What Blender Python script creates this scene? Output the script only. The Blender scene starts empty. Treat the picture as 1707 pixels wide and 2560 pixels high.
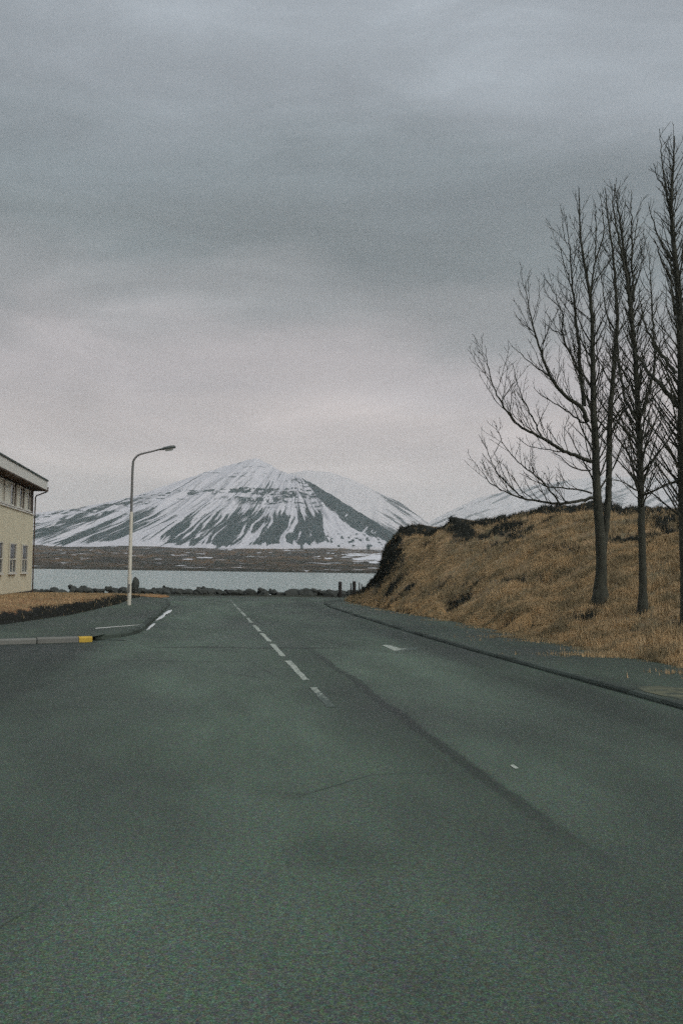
import bpy, math, random
import numpy as np
from mathutils import Matrix, Vector

R = math.radians
scene = bpy.context.scene
col = scene.collection

# ------------------------------------------------------------------ camera
W0, H0 = 1707.0, 2560.0           # photograph size: pixels below are in these units
F = 2490.0                        # focal length in those pixels (35 mm lens)
EYE = Vector((0.0, 0.0, 1.75))
PITCH, ROLL = 3.29, 0.8
CAMROT = Matrix.Rotation(R(90 + PITCH), 3, 'X') @ Matrix.Rotation(R(ROLL), 3, 'Z')
cam_data = bpy.data.cameras.new('camera')
cam = bpy.data.objects.new('camera', cam_data)
col.objects.link(cam)
cam_data.sensor_fit = 'VERTICAL'
cam_data.sensor_height = 36.0
cam_data.lens = 36.0 * F / H0
cam_data.clip_start = 0.1
cam_data.clip_end = 60000.0
cam.matrix_world = Matrix.Translation(EYE) @ CAMROT.to_4x4()
scene.camera = cam

# ------------------------------------------------------------------ sun, exposure
SUN_ELEV, SUN_AZ = 42.0, 128.0    # azimuth clockwise from +Y: over the right shoulder
sun_data = bpy.data.lights.new('sun', 'SUN')
sun_data.energy = 1.5
sun_data.angle = R(40)
sun_data.color = (1.0, 0.96, 0.9)
sun = bpy.data.objects.new('sun', sun_data)
col.objects.link(sun)
sun.rotation_euler = (R(90 - SUN_ELEV), 0, R(180 - SUN_AZ))
scene.view_settings.view_transform = 'Standard'
scene.view_settings.look = 'None'
scene.view_settings.exposure = 0.12
scene.view_settings.gamma = 1.0
scene.view_settings.use_curve_mapping = False

# ------------------------------------------------------------------ node helpers
def srgb(r, g, b):
    f = lambda c: ((c / 255 + 0.055) / 1.055) ** 2.4 if c / 255 > 0.04045 else c / 255 / 12.92
    return (f(r), f(g), f(b), 1.0)

class NT:
    def __init__(self, tree):
        self.t = tree
    def n(self, kind, **kw):
        nd = self.t.nodes.new(kind)
        for k, v in kw.items():
            setattr(nd, k, v)
        return nd
    def put(self, sock, v):
        if isinstance(v, bpy.types.NodeSocket):
            self.t.links.new(v, sock)
        else:
            sock.default_value = v
    def math(self, op, a, b=0.0, c=None, clamp=False):
        nd = self.n('ShaderNodeMath', operation=op, use_clamp=clamp)
        self.put(nd.inputs[0], a); self.put(nd.inputs[1], b)
        if c is not None: self.put(nd.inputs[2], c)
        return nd.outputs[0]
    def mix(self, fac, a, b, blend='MIX'):
        nd = self.n('ShaderNodeMix', data_type='RGBA', blend_type=blend)
        nd.clamp_factor = True
        self.put(nd.inputs[0], fac); self.put(nd.inputs[6], a); self.put(nd.inputs[7], b)
        return nd.outputs[2]
    def map(self, vec, scale=(1, 1, 1), loc=(0, 0, 0), rot=(0, 0, 0)):
        nd = self.n('ShaderNodeMapping')
        self.put(nd.inputs[0], vec)
        nd.inputs[1].default_value = loc; nd.inputs[2].default_value = rot; nd.inputs[3].default_value = scale
        return nd.outputs[0]
    def noise(self, vec, scale, detail=3.0, rough=0.55, dist=0.0):
        nd = self.n('ShaderNodeTexNoise')
        self.put(nd.inputs['Vector'], vec)
        nd.inputs['Scale'].default_value = scale; nd.inputs['Detail'].default_value = detail
        nd.inputs['Roughness'].default_value = rough; nd.inputs['Distortion'].default_value = dist
        return nd.outputs[0]
    def voro(self, vec, scale, feature='F1'):
        nd = self.n('ShaderNodeTexVoronoi', feature=feature)
        self.put(nd.inputs['Vector'], vec); nd.inputs['Scale'].default_value = scale
        return nd.outputs
    def ramp(self, fac, stops, interp='LINEAR'):
        nd = self.n('ShaderNodeValToRGB')
        nd.color_ramp.interpolation = interp
        while len(nd.color_ramp.elements) < len(stops):
            nd.color_ramp.elements.new(0.5)
        for e, (p, c) in zip(nd.color_ramp.elements, stops):
            e.position = p
            e.color = c if len(c) == 4 else (*c, 1)
        self.put(nd.inputs[0], fac)
        return nd.outputs[0]
    def step(self, v, lo, hi):
        nd = self.n('ShaderNodeMapRange', interpolation_type='SMOOTHSTEP')
        self.put(nd.inputs[0], v); self.put(nd.inputs[1], lo); self.put(nd.inputs[2], hi)
        nd.inputs[3].default_value = 0; nd.inputs[4].default_value = 1
        return nd.outputs[0]
    def bump(self, h, strength=0.4, dist=0.02):
        nd = self.n('ShaderNodeBump')
        self.put(nd.inputs['Height'], h)
        nd.inputs['Strength'].default_value = strength; nd.inputs['Distance'].default_value = dist
        return nd.outputs[0]

def g(v):
    return (v, v, v, 1.0)

# ------------------------------------------------------------------ world: overcast sky
world = bpy.data.worlds.new('World')
scene.world = world
world.use_nodes = True
wt = world.node_tree
wt.nodes.clear()
w = NT(wt)
sky = w.n('ShaderNodeTexSky', sky_type='NISHITA', sun_disc=False)
sky.sun_elevation = R(SUN_ELEV); sky.sun_rotation = R(SUN_AZ)
sky.air_density = 1.0; sky.dust_density = 3.0
gen = w.n('ShaderNodeTexCoord').outputs['Generated']
sep = w.n('ShaderNodeSeparateXYZ'); w.put(sep.inputs[0], gen)
dx, dy, dz = sep.outputs
zc = w.math('MAXIMUM', dz, 0.0)
den = w.math('ADD', zc, 0.10)
cmb = w.n('ShaderNodeCombineXYZ')
w.put(cmb.inputs[0], w.math('DIVIDE', dx, den)); w.put(cmb.inputs[1], w.math('DIVIDE', dy, den))
flat = cmb.outputs[0]                                  # the cloud deck seen as a flat ceiling
big = w.noise(w.map(flat, (0.42, 0.62, 1), (3.1, 0.4, 0)), 1.0, 3.0, 0.5)
mid = w.noise(w.map(gen, (2.6, 2.6, 7.0), (7.4, 2.3, 1.1)), 1.0, 5.0, 0.55, 0.5)
wob = w.math('ADD', w.math('MULTIPLY', w.math('SUBTRACT', big, 0.5), 0.16),
             w.math('MULTIPLY', w.math('SUBTRACT', mid, 0.5), 0.13))
fade = w.step(dz, 0.0, 0.12)
zz = w.math('ADD', zc, w.math('MULTIPLY', wob, fade))
deck = w.ramp(zz, [(0.0, srgb(236, 225, 216)), (0.07, srgb(227, 215, 209)), (0.13, srgb(209, 198, 195)),
                   (0.19, srgb(187, 180, 181)), (0.25, srgb(144, 147, 149)), (0.30, srgb(115, 124, 127)),
                   (0.36, srgb(121, 131, 136)), (0.44, srgb(146, 154, 161)), (0.55, srgb(158, 166, 174)),
                   (1.0, srgb(164, 171, 180))], 'EASE')
streak = w.noise(w.map(gen, (2.2, 2.2, 8.5), (1.7, 9.2, 3.3)), 1.3, 6.0, 0.58, 0.7)
deck = w.mix(1.0, deck, w.ramp(streak, [(0.28, g(0.82)), (0.5, g(1.0)), (0.72, g(1.3))]), 'MULTIPLY')
def cloud_break(px, py, wx, wz, amt):
    d = ray(px, py); d.normalize()
    ax = w.math('DIVIDE', w.math('SUBTRACT', w.math('ARCTAN2', dx, dy), math.atan2(d.x, d.y)), wx)
    az = w.math('DIVIDE', w.math('SUBTRACT', w.math('ADD', dz, w.math('MULTIPLY', w.math('SUBTRACT', streak, 0.5), 0.07)), d.z), wz)
    q = w.math('ADD', w.math('MULTIPLY', ax, ax), w.math('MULTIPLY', az, az))
    return w.math('MULTIPLY', w.math('EXPONENT', w.math('MULTIPLY', q, -1.0)), amt)
def ray(px, py):
    return (CAMROT @ Vector(((px - W0 / 2) / F, (H0 / 2 - py) / F, -1.0)))
# thin places in the deck where the light comes through
thin = w.math('ADD', cloud_break(990, 1030, 0.10, 0.022, 0.26), w.math('ADD', cloud_break(450, 1170, 0.05, 0.014, 0.18), cloud_break(60, 1145, 0.07, 0.012, 0.14)))
thin = w.math('ADD', thin, cloud_break(900, 40, 0.22, 0.07, 0.10))
deck = w.mix(1.0, deck, w.ramp(thin, [(0.0, g(1.0)), (1.0, g(2.0))]), 'MULTIPLY')
nish = w.n('ShaderNodeVectorMath', operation='SCALE'); w.put(nish.inputs[0], sky.outputs[0]); nish.inputs[3].default_value = 0.07
skycol = w.mix(0.96, nish.outputs[0], deck)
bg = w.n('ShaderNodeBackground'); w.put(bg.inputs[0], skycol); bg.inputs[1].default_value = 1.0
out = w.n('ShaderNodeOutputWorld'); wt.links.new(bg.outputs[0], out.inputs[0])

# ------------------------------------------------------------------ pixels to places
def ray(px, py):
    return (CAMROT @ Vector(((px - W0 / 2) / F, (H0 / 2 - py) / F, -1.0)))
def at(px, py, Y):
    d = ray(px, py)
    return EYE + d * (Y / d.y)
def on(px, py, z=0.0):
    d = ray(px, py)
    return EYE + d * ((z - EYE.z) / d.z)
def project(P):
    q = (np.asarray(P) - np.array(EYE)) @ np.array(CAMROT)
    return W0 / 2 + F * q[..., 0] / -q[..., 2], H0 / 2 - F * q[..., 1] / -q[..., 2]

# the road's own frame: u across (right positive, 0 on the centre line), v along
RANG = math.atan(0.1415)
RO = np.array((1.715, 0.0))
RU = np.array((math.cos(RANG), math.sin(RANG)))
RV = np.array((-math.sin(RANG), math.cos(RANG)))
def uv(u, v):
    p = RO + RU * u + RV * v
    return (p[0], p[1])
def to_uv(x, y):
    d = np.array((x, y)) - RO
    return (float(d @ RU), float(d @ RV))

# ------------------------------------------------------------------ numpy noise
rng = np.random.default_rng(7)
_perm = rng.random((256, 256))
def vnoise(x, y):
    x = np.asarray(x, float); y = np.asarray(y, float)
    xi = np.floor(x).astype(int); yi = np.floor(y).astype(int)
    fx = x - xi; fy = y - yi
    fx = fx * fx * (3 - 2 * fx); fy = fy * fy * (3 - 2 * fy)
    a = _perm[xi & 255, yi & 255]; b = _perm[(xi + 1) & 255, yi & 255]
    c = _perm[xi & 255, (yi + 1) & 255]; d = _perm[(xi + 1) & 255, (yi + 1) & 255]
    return (a * (1 - fx) + b * fx) * (1 - fy) + (c * (1 - fx) + d * fx) * fy
def fbm(x, y, o=4, gain=0.5):
    s = 0; a = 1; t = 0
    for k in range(o):
        s = s + a * vnoise(x * 2 ** k + 17.3 * k, y * 2 ** k + 5.1 * k); t += a; a *= gain
    return s / t
def sstep(v, lo, hi):
    t = np.clip((v - lo) / (hi - lo), 0, 1)
    return t * t * (3 - 2 * t)

# ------------------------------------------------------------------ object helpers
def link(o, parent=None):
    col.objects.link(o)
    if parent is not None:
        o.parent = parent
    return o
def meshobj(name, verts, faces, mat, parent=None, smooth=False, attrs=None):
    me = bpy.data.meshes.new(name)
    if isinstance(verts, np.ndarray):
        verts = verts.reshape(-1, 3)
        faces = np.asarray(faces)
        k = faces.shape[1]; nf = len(faces)
        me.vertices.add(len(verts)); me.vertices.foreach_set('co', verts.astype(np.float32).ravel())
        me.loops.add(nf * k); me.loops.foreach_set('vertex_index', faces.astype(np.int32).ravel())
        me.polygons.add(nf); me.polygons.foreach_set('loop_start', np.arange(0, nf * k, k, dtype=np.int32))
        me.update(calc_edges=True)
    else:
        me.from_pydata([tuple(v) for v in verts], [], [tuple(f) for f in faces])
        me.update()
    if smooth:
        me.polygons.foreach_set('use_smooth', [True] * len(me.polygons))
    for k, arr in (attrs or {}).items():
        a = me.attributes.new(k, 'FLOAT', 'POINT')
        a.data.foreach_set('value', np.asarray(arr, np.float32).ravel())
    if mat: me.materials.append(mat)
    return link(bpy.data.objects.new(name, me), parent)
def gridfaces(n, m):
    i = np.arange(n - 1)[:, None] * m + np.arange(m - 1)[None, :]
    i = i.ravel()
    return np.stack([i, i + 1, i + m + 1, i + m], 1)
def tag(o, label, cat, group=None):
    o['label'] = label; o['category'] = cat
    if group: o['group'] = group
    return o
def struct(o):
    o['kind'] = 'structure'; return o
def stuff(o, label, cat):
    o['kind'] = 'stuff'; o['label'] = label; o['category'] = cat; return o
def empty(name, loc=(0, 0, 0), rz=0.0):
    o = bpy.data.objects.new(name, None)
    o.location = loc; o.rotation_euler = (0, 0, rz)
    return link(o)
def boxgeo(x0, x1, y0, y1, z0, z1):
    v = [(x0, y0, z0), (x1, y0, z0), (x1, y1, z0), (x0, y1, z0), (x0, y0, z1), (x1, y0, z1), (x1, y1, z1), (x0, y1, z1)]
    f = [(3, 2, 1, 0), (4, 5, 6, 7), (0, 1, 5, 4), (1, 2, 6, 5), (2, 3, 7, 6), (3, 0, 4, 7)]
    return v, f
def box(name, b, mat, parent=None, bev=0.0):
    v, f = boxgeo(*b)
    o = meshobj(name, v, f, mat, parent)
    if bev:
        m = o.modifiers.new('bevel', 'BEVEL'); m.width = bev; m.segments = 2
    return o
def tube_arrays(paths, sides):
    """paths: list of (points Nx3, radii N) -> verts, quad faces of open tubes closing to thin tips"""
    V = []; Fc = []; base = 0
    ang = np.linspace(0, 2 * np.pi, sides, endpoint=False)
    for pts, rad in paths:
        pts = np.asarray(pts, float); rad = np.asarray(rad, float)
        n = len(pts)
        tan = np.gradient(pts, axis=0)
        tan /= np.linalg.norm(tan, axis=1)[:, None] + 1e-9
        ref = np.array((0.31, 0.93, 0.17)); ref /= np.linalg.norm(ref)
        a = np.cross(tan, ref); a /= np.linalg.norm(a, axis=1)[:, None] + 1e-9
        b = np.cross(tan, a)
        ring = pts[:, None, :] + rad[:, None, None] * (np.cos(ang)[None, :, None] * a[:, None, :] + np.sin(ang)[None, :, None] * b[:, None, :])
        V.append(ring.reshape(-1, 3))
        i = np.arange(n - 1)[:, None] * sides + np.arange(sides)[None, :]
        j = np.arange(n - 1)[:, None] * sides + (np.arange(sides)[None, :] + 1) % sides
        Fc.append(np.stack([i, j, j + sides, i + sides], -1).reshape(-1, 4) + base)
        base += n * sides
    return np.concatenate(V), np.concatenate(Fc)
def tube(name, paths, sides, mat, parent=None):
    v, f = tube_arrays(paths, sides)
    return meshobj(name, v, f, mat, parent, smooth=True)

# ------------------------------------------------------------------ materials
def material(name):
    m = bpy.data.materials.new(name); m.use_nodes = True
    t = m.node_tree; t.nodes.clear()
    k = NT(t)
    bs = k.n('ShaderNodeBsdfPrincipled')
    o = k.n('ShaderNodeOutputMaterial'); t.links.new(bs.outputs[0], o.inputs[0])
    k.co = k.n('ShaderNodeTexCoord').outputs['Object']
    return m, k, bs
def attr(k, name):
    nd = k.n('ShaderNodeAttribute'); nd.attribute_name = name
    return nd.outputs['Fac']

def asphalt(name, tone, tint=(1, 1.03, 0.98), road=False, side=False):
    m, k, b = material(name)
    cloud = k.noise(k.map(k.co, (0.55, 0.16, 1)), 1.0, 4.0, 0.6, 0.3)
    blot = k.noise(k.map(k.co, (1, 0.6, 1), (5, 3, 0)), 0.35, 5.0, 0.6, 0.5)
    grain = k.noise(k.co, 95.0, 2.0, 0.7)
    grit = k.voro(k.co, 60.0)[0]
    stone = k.noise(k.co, 26.0, 3.0, 0.75)
    v = k.math('MULTIPLY', k.ramp(cloud, [(0.3, g(0.68)), (0.7, g(1.32))]), k.ramp(blot, [(0.3, g(0.68)), (0.7, g(1.3))]))
    v = k.math('MULTIPLY', v, k.ramp(grain, [(0.28, g(0.28)), (0.5, g(0.95)), (0.75, g(2.3))]))
    v = k.math('MULTIPLY', v, k.ramp(stone, [(0.3, g(0.6)), (0.75, g(1.45))]))
    if road:
        sp = k.n('ShaderNodeSeparateXYZ'); k.put(sp.inputs[0], k.co)
        u, vv = sp.outputs[0], sp.outputs[1]
        wv = k.math('MULTIPLY', k.math('SUBTRACT', k.noise(k.map(k.co, (0.2, 0.35, 1)), 1.0, 3.0), 0.5), 0.7)
        uw = k.math('ADD', u, k.math('MULTIPLY', wv, 0.5))
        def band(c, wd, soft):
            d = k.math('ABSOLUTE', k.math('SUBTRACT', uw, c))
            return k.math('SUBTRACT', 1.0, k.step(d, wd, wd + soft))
        # old lane repair: a darker strip with a hard right edge, the lane beyond it paler
        edge = k.math('MULTIPLY', k.step(uw, -0.9, 0.75), k.math('SUBTRACT', 1.0, k.step(uw, 0.78, 0.84)))
        far = k.math('MULTIPLY', k.step(vv, 5.0, 9.0), k.math('SUBTRACT', 1.0, k.step(vv, 19.0, 24.0)))
        v = k.math('MULTIPLY', v, k.math('SUBTRACT', 1.0, k.math('MULTIPLY', k.math('MULTIPLY', edge, far), 0.26)))
        v = k.math('MULTIPLY', v, k.math('SUBTRACT', 1.0, k.math('MULTIPLY', k.math('MULTIPLY', band(k.math('ADD', 0.74, k.math('MULTIPLY', k.math('SUBTRACT', k.noise(k.co, 5.0, 5.0, 0.7), 0.5), 0.22)), 0.05, 0.05), far), 0.42)))   # tar joint
        pale = k.math('MULTIPLY', band(1.7, 0.5, 0.7), far)
        v = k.math('MULTIPLY', v, k.math('ADD', 1.0, k.math('MULTIPLY', pale, 0.36)))
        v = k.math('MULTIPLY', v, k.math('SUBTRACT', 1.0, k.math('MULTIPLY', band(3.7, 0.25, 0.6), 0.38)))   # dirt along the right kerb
        pale2 = band(-1.3, 0.7, 0.9)
        v = k.math('MULTIPLY', v, k.math('ADD', 1.0, k.math('MULTIPLY', pale2, 0.26)))
        wave = k.math('MULTIPLY', k.math('SUBTRACT', k.noise(k.co, 0.7, 5.0), 0.5), 1.1)
        vl = k.math('ADD', vv, wave)
        def seam(c, wd, amt, u0, u1):
            d = k.math('ABSOLUTE', k.math('SUBTRACT', vl, c))
            s = k.math('SUBTRACT', 1.0, k.step(d, wd * 0.4, wd))
            s = k.math('MULTIPLY', s, k.math('MULTIPLY', k.step(u, u0, u0 + 0.6), k.math('SUBTRACT', 1.0, k.step(u, u1 - 0.6, u1))))
            return k.math('SUBTRACT', 1.0, k.math('MULTIPLY', s, amt))
        v = k.math('MULTIPLY', v, seam(22.4, 0.30, 0.45, -3.0, 1.6))
        v = k.math('MULTIPLY', v, seam(19.2, 0.22, 0.22, -3.6, -0.4))
        px_ = k.math('SUBTRACT', u, -0.8); py_ = k.math('MULTIPLY', k.math('SUBTRACT', vv, 6.5), 0.55)
        rr_ = k.math('ADD', k.math('ADD', k.math('MULTIPLY', px_, px_), k.math('MULTIPLY', py_, py_)), k.math('MULTIPLY', wave, 0.6))
        v = k.math('MULTIPLY', v, k.math('SUBTRACT', 1.0, k.math('MULTIPLY', k.math('SUBTRACT', 1.0, k.step(rr_, -0.10, 0.16)), 0.25)))   # oil stain
        crack = k.voro(k.map(k.co, (0.5, 0.28, 1)), 0.7, 'DISTANCE_TO_EDGE')[0]
        cr = k.math('SUBTRACT', 1.0, k.step(crack, 0.002, 0.006))
        gate = k.step(k.noise(k.co, 0.22, 2.0), 0.5, 0.62)
        v = k.math('MULTIPLY', v, k.math('SUBTRACT', 1.0, k.math('MULTIPLY', k.math('MULTIPLY', cr, gate), 0.55)))
    if side:      # the driveway's own darker surfacing, ragged where it meets the road
        sp = k.n('ShaderNodeSeparateXYZ'); k.put(sp.inputs[0], k.co)
        wv = k.math('MULTIPLY', k.math('SUBTRACT', k.noise(k.co, 0.8, 5.0, 0.65), 0.5), 1.6)
        dk = k.math('MULTIPLY', k.step(k.math('ADD', sp.outputs[1], k.math('MULTIPLY', wv, 3.0)), 9.5, 15.0),
                    k.math('SUBTRACT', 1.0, k.step(k.math('ADD', sp.outputs[0], wv), -4.2, -3.5)))
        v = k.math('MULTIPLY', v, k.math('SUBTRACT', 1.0, k.math('MULTIPLY', dk, 0.5)))
    chip = k.voro(k.co, 75.0)[1]                      # coloured stone chippings
    chips = k.mix(0.3, (*[tone * c for c in tint], 1), k.mix(1.0, chip, (*[tone * 2.0 * c for c in tint], 1), 'MULTIPLY'))
    nd = k.n('ShaderNodeVectorMath', operation='SCALE')
    k.put(nd.inputs[0], chips); k.put(nd.inputs[3], v)
    k.t.links.new(nd.outputs[0], b.inputs['Base Color'])
    k.put(b.inputs['Roughness'], k.ramp(blot, [(0.3, g(0.55)), (0.7, g(0.78))]))
    b.inputs['Specular IOR Level'].default_value = 0.38
    h = k.math('ADD', k.math('MULTIPLY', grit, 0.8), grain)
    k.put(b.inputs['Normal'], k.bump(h, 0.5, 0.006))
    return m
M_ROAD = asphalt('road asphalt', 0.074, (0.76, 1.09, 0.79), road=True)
M_DARKASPH = asphalt('dark side asphalt', 0.074, (0.76, 1.09, 0.79), side=True)
M_PAVE = asphalt('pavement asphalt', 0.054, (0.76, 1.1, 0.78))

def plain(name, colr, rough=0.7, var=0.25, scale=6.0, bump=0.0, bscale=40.0, spec=0.4, metal=0.0):
    m, k, b = material(name)
    n = k.noise(k.co, scale, 5.0, 0.6)
    if 'kerb' in name:
        n = k.math('ADD', k.math('MULTIPLY', n, 0.5), k.math('MULTIPLY', k.n('ShaderNodeObjectInfo').outputs['Random'], 0.5))
    c = k.mix(n, tuple(x * (1 - var) for x in colr[:3]) + (1,), tuple(min(1, x * (1 + var)) for x in colr[:3]) + (1,))
    k.put(b.inputs['Base Color'], c)
    b.inputs['Roughness'].default_value = rough; b.inputs['Specular IOR Level'].default_value = spec
    b.inputs['Metallic'].default_value = metal
    if bump:
        k.put(b.inputs['Normal'], k.bump(k.noise(k.co, bscale, 4.0, 0.65), bump, 0.02))
    return m
M_KERB = plain('kerb concrete', (0.16, 0.165, 0.15), 0.85, 0.35, 3.0, 0.5, 60)
M_YELLOW = plain('yellow kerb paint', (0.62, 0.42, 0.06), 0.7, 0.4, 7.0, 0.3, 60)
M_CURBDARK = plain('weathered dark kerb', (0.046, 0.062, 0.051), 0.85, 0.6, 3.0, 0.5, 60)
M_ROCK = plain('basalt boulder', (0.05, 0.056, 0.05), 0.9, 0.55, 4.0, 0.9, 9.0)
M_LAMP = plain('lamp post paint', (0.56, 0.54, 0.46), 0.55, 0.12, 2.0)
M_LAMPTOP = plain('lamp arm steel', (0.16, 0.165, 0.16), 0.5, 0.1, 2.0)
M_LAMPHEAD = plain('lamp housing', (0.09, 0.11, 0.105), 0.5, 0.1, 5.0)
M_GLASSW = plain('lamp glass', (0.4, 0.42, 0.4), 0.2, 0.05, 5.0)
M_WALL = plain('cream render', (0.56, 0.53, 0.395), 0.9, 0.16, 1.3, 0.5, 25.0)
M_BROWN = plain('dark brown boarding', (0.065, 0.045, 0.032), 0.8, 0.3, 3.0, 0.3, 20)
M_FASCIA = plain('pale fascia board', (0.58, 0.58, 0.54), 0.7, 0.1, 2.0)
M_ROOFEDGE = plain('dark green roof sheet', (0.03, 0.05, 0.042), 0.6, 0.2, 2.0)
M_FRAME = plain('white window paint', (0.50, 0.49, 0.42), 0.5, 0.06, 2.0)
M_CURTAIN = plain('pale curtain', (0.60, 0.60, 0.52), 0.9, 0.15, 6.0)
M_PLINTH = plain('plinth with painted shade', (0.035, 0.033, 0.03), 0.9, 0.2, 3.0)  # shade at the foot of the wall is put into this dark tone
M_POST = plain('tarred timber post', (0.03, 0.028, 0.025), 0.9, 0.3, 8.0, 0.6, 20)
M_SNOWP = plain('old snow', (0.62, 0.64, 0.64), 0.8, 0.15, 9.0, 0.6, 18)

m, k, b = material('window glass')
k.put(b.inputs['Base Color'], g(0.012)); b.inputs['Roughness'].default_value = 0.12
b.inputs['Specular IOR Level'].default_value = 0.5
M_GLASS = m

m, k, b = material('road paint')
wear = k.noise(k.co, 14.0, 5.0, 0.7)
fine = k.noise(k.co, 70.0, 2.0, 0.7)
amt = k.math('ADD', wear, k.math('MULTIPLY', k.math('SUBTRACT', fine, 0.5), 0.5))
amt = k.math('ADD', amt, k.math('MULTIPLY', attr(k, 'wear'), -0.6))
k.put(b.inputs['Base Color'], k.mix(k.step(amt, 0.26, 0.46), (0.06, 0.085, 0.07, 1), (0.40, 0.44, 0.38, 1)))
b.inputs['Roughness'].default_value = 0.75
M_PAINT = m

m, k, b = material('tree bark')
bn = k.noise(k.map(k.co, (1, 1, 0.35)), 9.0, 6.0, 0.75)
k.put(b.inputs['Base Color'], k.ramp(bn, [(0.3, (0.016, 0.019, 0.015, 1)), (0.7, (0.075, 0.08, 0.058, 1))]))
b.inputs['Roughness'].default_value = 0.9
k.put(b.inputs['Normal'], k.bump(bn, 1.0, 0.06))
M_BARK = m
M_TWIG = plain('twig bark', (0.045, 0.047, 0.032), 0.9, 0.25, 3.0)

# hillside turf: dry winter grass, dark heather and rock where the attribute says so
def turf(name, a, bcol, c, dark):
    m, k, b = material(name)
    n1 = k.noise(k.map(k.co, (1, 0.55, 1)), 0.35, 5.0, 0.6, 0.5)
    n2 = k.noise(k.co, 2.6, 5.0, 0.65)
    n3 = k.noise(k.co, 17.0, 4.0, 0.7)
    cc = k.mix(k.step(n1, 0.36, 0.62), a, bcol)
    cc = k.mix(k.math('MULTIPLY', k.step(n2, 0.42, 0.66), 0.65), cc, c)
    cc = k.mix(1.0, cc, k.ramp(n3, [(0.25, g(0.55)), (0.5, g(0.95)), (0.75, g(1.4))]), 'MULTIPLY')
    dk = k.math('ADD', attr(k, 'rock'), k.math('MULTIPLY', k.math('SUBTRACT', n2, 0.5), 0.7))
    cc = k.mix(k.step(dk, 0.3, 0.75), cc, k.mix(n3, tuple(x * 0.6 for x in dark[:3]) + (1,), tuple(x * 1.4 for x in dark[:3]) + (1,)))
    br = k.math('ADD', attr(k, 'straw'), k.math('MULTIPLY', k.math('SUBTRACT', n2, 0.5), 0.8))
    cc = k.mix(k.math('MULTIPLY', k.step(br, 0.35, 0.85), 0.8), cc, (0.46, 0.29, 0.13, 1))
    k.put(b.inputs['Base Color'], cc)
    b.inputs['Roughness'].default_value = 0.95; b.inputs['Specular IOR Level'].default_value = 0.15
    k.put(b.inputs['Normal'], k.bump(k.math('ADD', n3, k.math('MULTIPLY', n2, 2.0)), 0.9, 0.06))
    return m
M_HILL = turf('hillside turf', (0.21, 0.165, 0.105, 1), (0.44, 0.30, 0.165, 1), (0.15, 0.16, 0.10, 1), (0.028, 0.032, 0.028, 1))
M_LAWN = turf('winter lawn', (0.33, 0.18, 0.095, 1), (0.38, 0.215, 0.105, 1), (0.22, 0.15, 0.085, 1), (0.022, 0.023, 0.022, 1))
M_VERGE = turf('shore verge', (0.045, 0.055, 0.043, 1), (0.06, 0.065, 0.048, 1), (0.05, 0.05, 0.04, 1), (0.02, 0.024, 0.02, 1))

# ------------------------------------------------------------------ far country
SEA = -4.0
def snowmat(name, rock, rock2, snow=(0.60, 0.60, 0.63, 1)):
    m, k, b = material(name)
    s = attr(k, 'snow')
    n = k.noise(k.map(k.co, (1, 1, 1)), 0.05, 3.0, 0.65)
    s2 = k.math('ADD', s, k.math('MULTIPLY', k.math('SUBTRACT', n, 0.5), 0.35))
    k.put(b.inputs['Base Color'], k.mix(k.step(s2, 0.12, 0.85), k.mix(n, rock, rock2), snow))
    b.inputs['Roughness'].default_value = 0.95; b.inputs['Specular IOR Level'].default_value = 0.1
    return m
M_MOUNT = snowmat('mountain snow and scree', (0.012, 0.036, 0.04, 1), (0.035, 0.065, 0.062, 1))

def interp(lst, s):
    a = np.array(lst, float)
    x = np.linspace(0, 1, len(a)) if a.shape[1] == 3 else a[:, 3]
    return np.stack([np.interp(s, x, a[:, i]) for i in range(3)], 1)

def ridge_strip(name, pairs, ns, nt, disp, snow, back=1800.0, mat=M_MOUNT):
    """pairs: (base px, py, Y, ridge px, py, Y).  A slope from the foot to the crest, then down behind it."""
    a = np.array(pairs, float)
    Bp = np.array([at(*p[:3]) for p in a]); Rp = np.array([at(*p[3:]) for p in a])
    d = np.concatenate([[0], np.cumsum(np.linalg.norm(np.diff(Bp, axis=0), axis=1) + np.linalg.norm(np.diff(Rp, axis=0), axis=1))])
    x = d / d[-1]
    s = np.linspace(0, 1, ns)
    Bs = np.stack([np.interp(s, x, Bp[:, i]) for i in range(3)], 1)
    Rs = np.stack([np.interp(s, x, Rp[:, i]) for i in range(3)], 1)
    t = np.linspace(0, 1, nt)
    P = Bs[:, None, :] * (1 - t)[None, :, None] + Rs[:, None, :] * t[None, :, None]
    Hh = (Rs - Bs)[:, 2]
    sag = -0.07 * Hh[:, None] * np.sin(np.pi * t)[None, :]
    P[:, :, 2] += sag
    S = np.repeat(Bs[:, 0][:, None], nt, 1); T = np.repeat(t[None, :], ns, 0)
    dn = disp(S, T, P)
    P[:, :, 2] += dn * 0.75; P[:, :, 1] -= dn * 0.6
    sn = snow(S, T, P)
    nb = 14
    tb = np.linspace(0, 1, nb)[1:]
    last = P[:, -1, :]
    out = last[:, None, :] + np.stack([np.zeros_like(tb), tb * back, np.zeros_like(tb)], 1)[None]
    out[:, :, 2] = last[:, 2][:, None] * (1 - tb ** 1.1)[None, :] - 30 * tb[None, :]
    P = np.concatenate([P, out], 1)
    sn = np.concatenate([sn, np.ones((ns, nb - 1))], 1)
    P[:, 0, 2] -= 25.0
    return struct(meshobj(name, P, gridfaces(ns, nt + nb - 1)[:, ::-1], mat, smooth=True, attrs={'snow': sn}))

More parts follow.
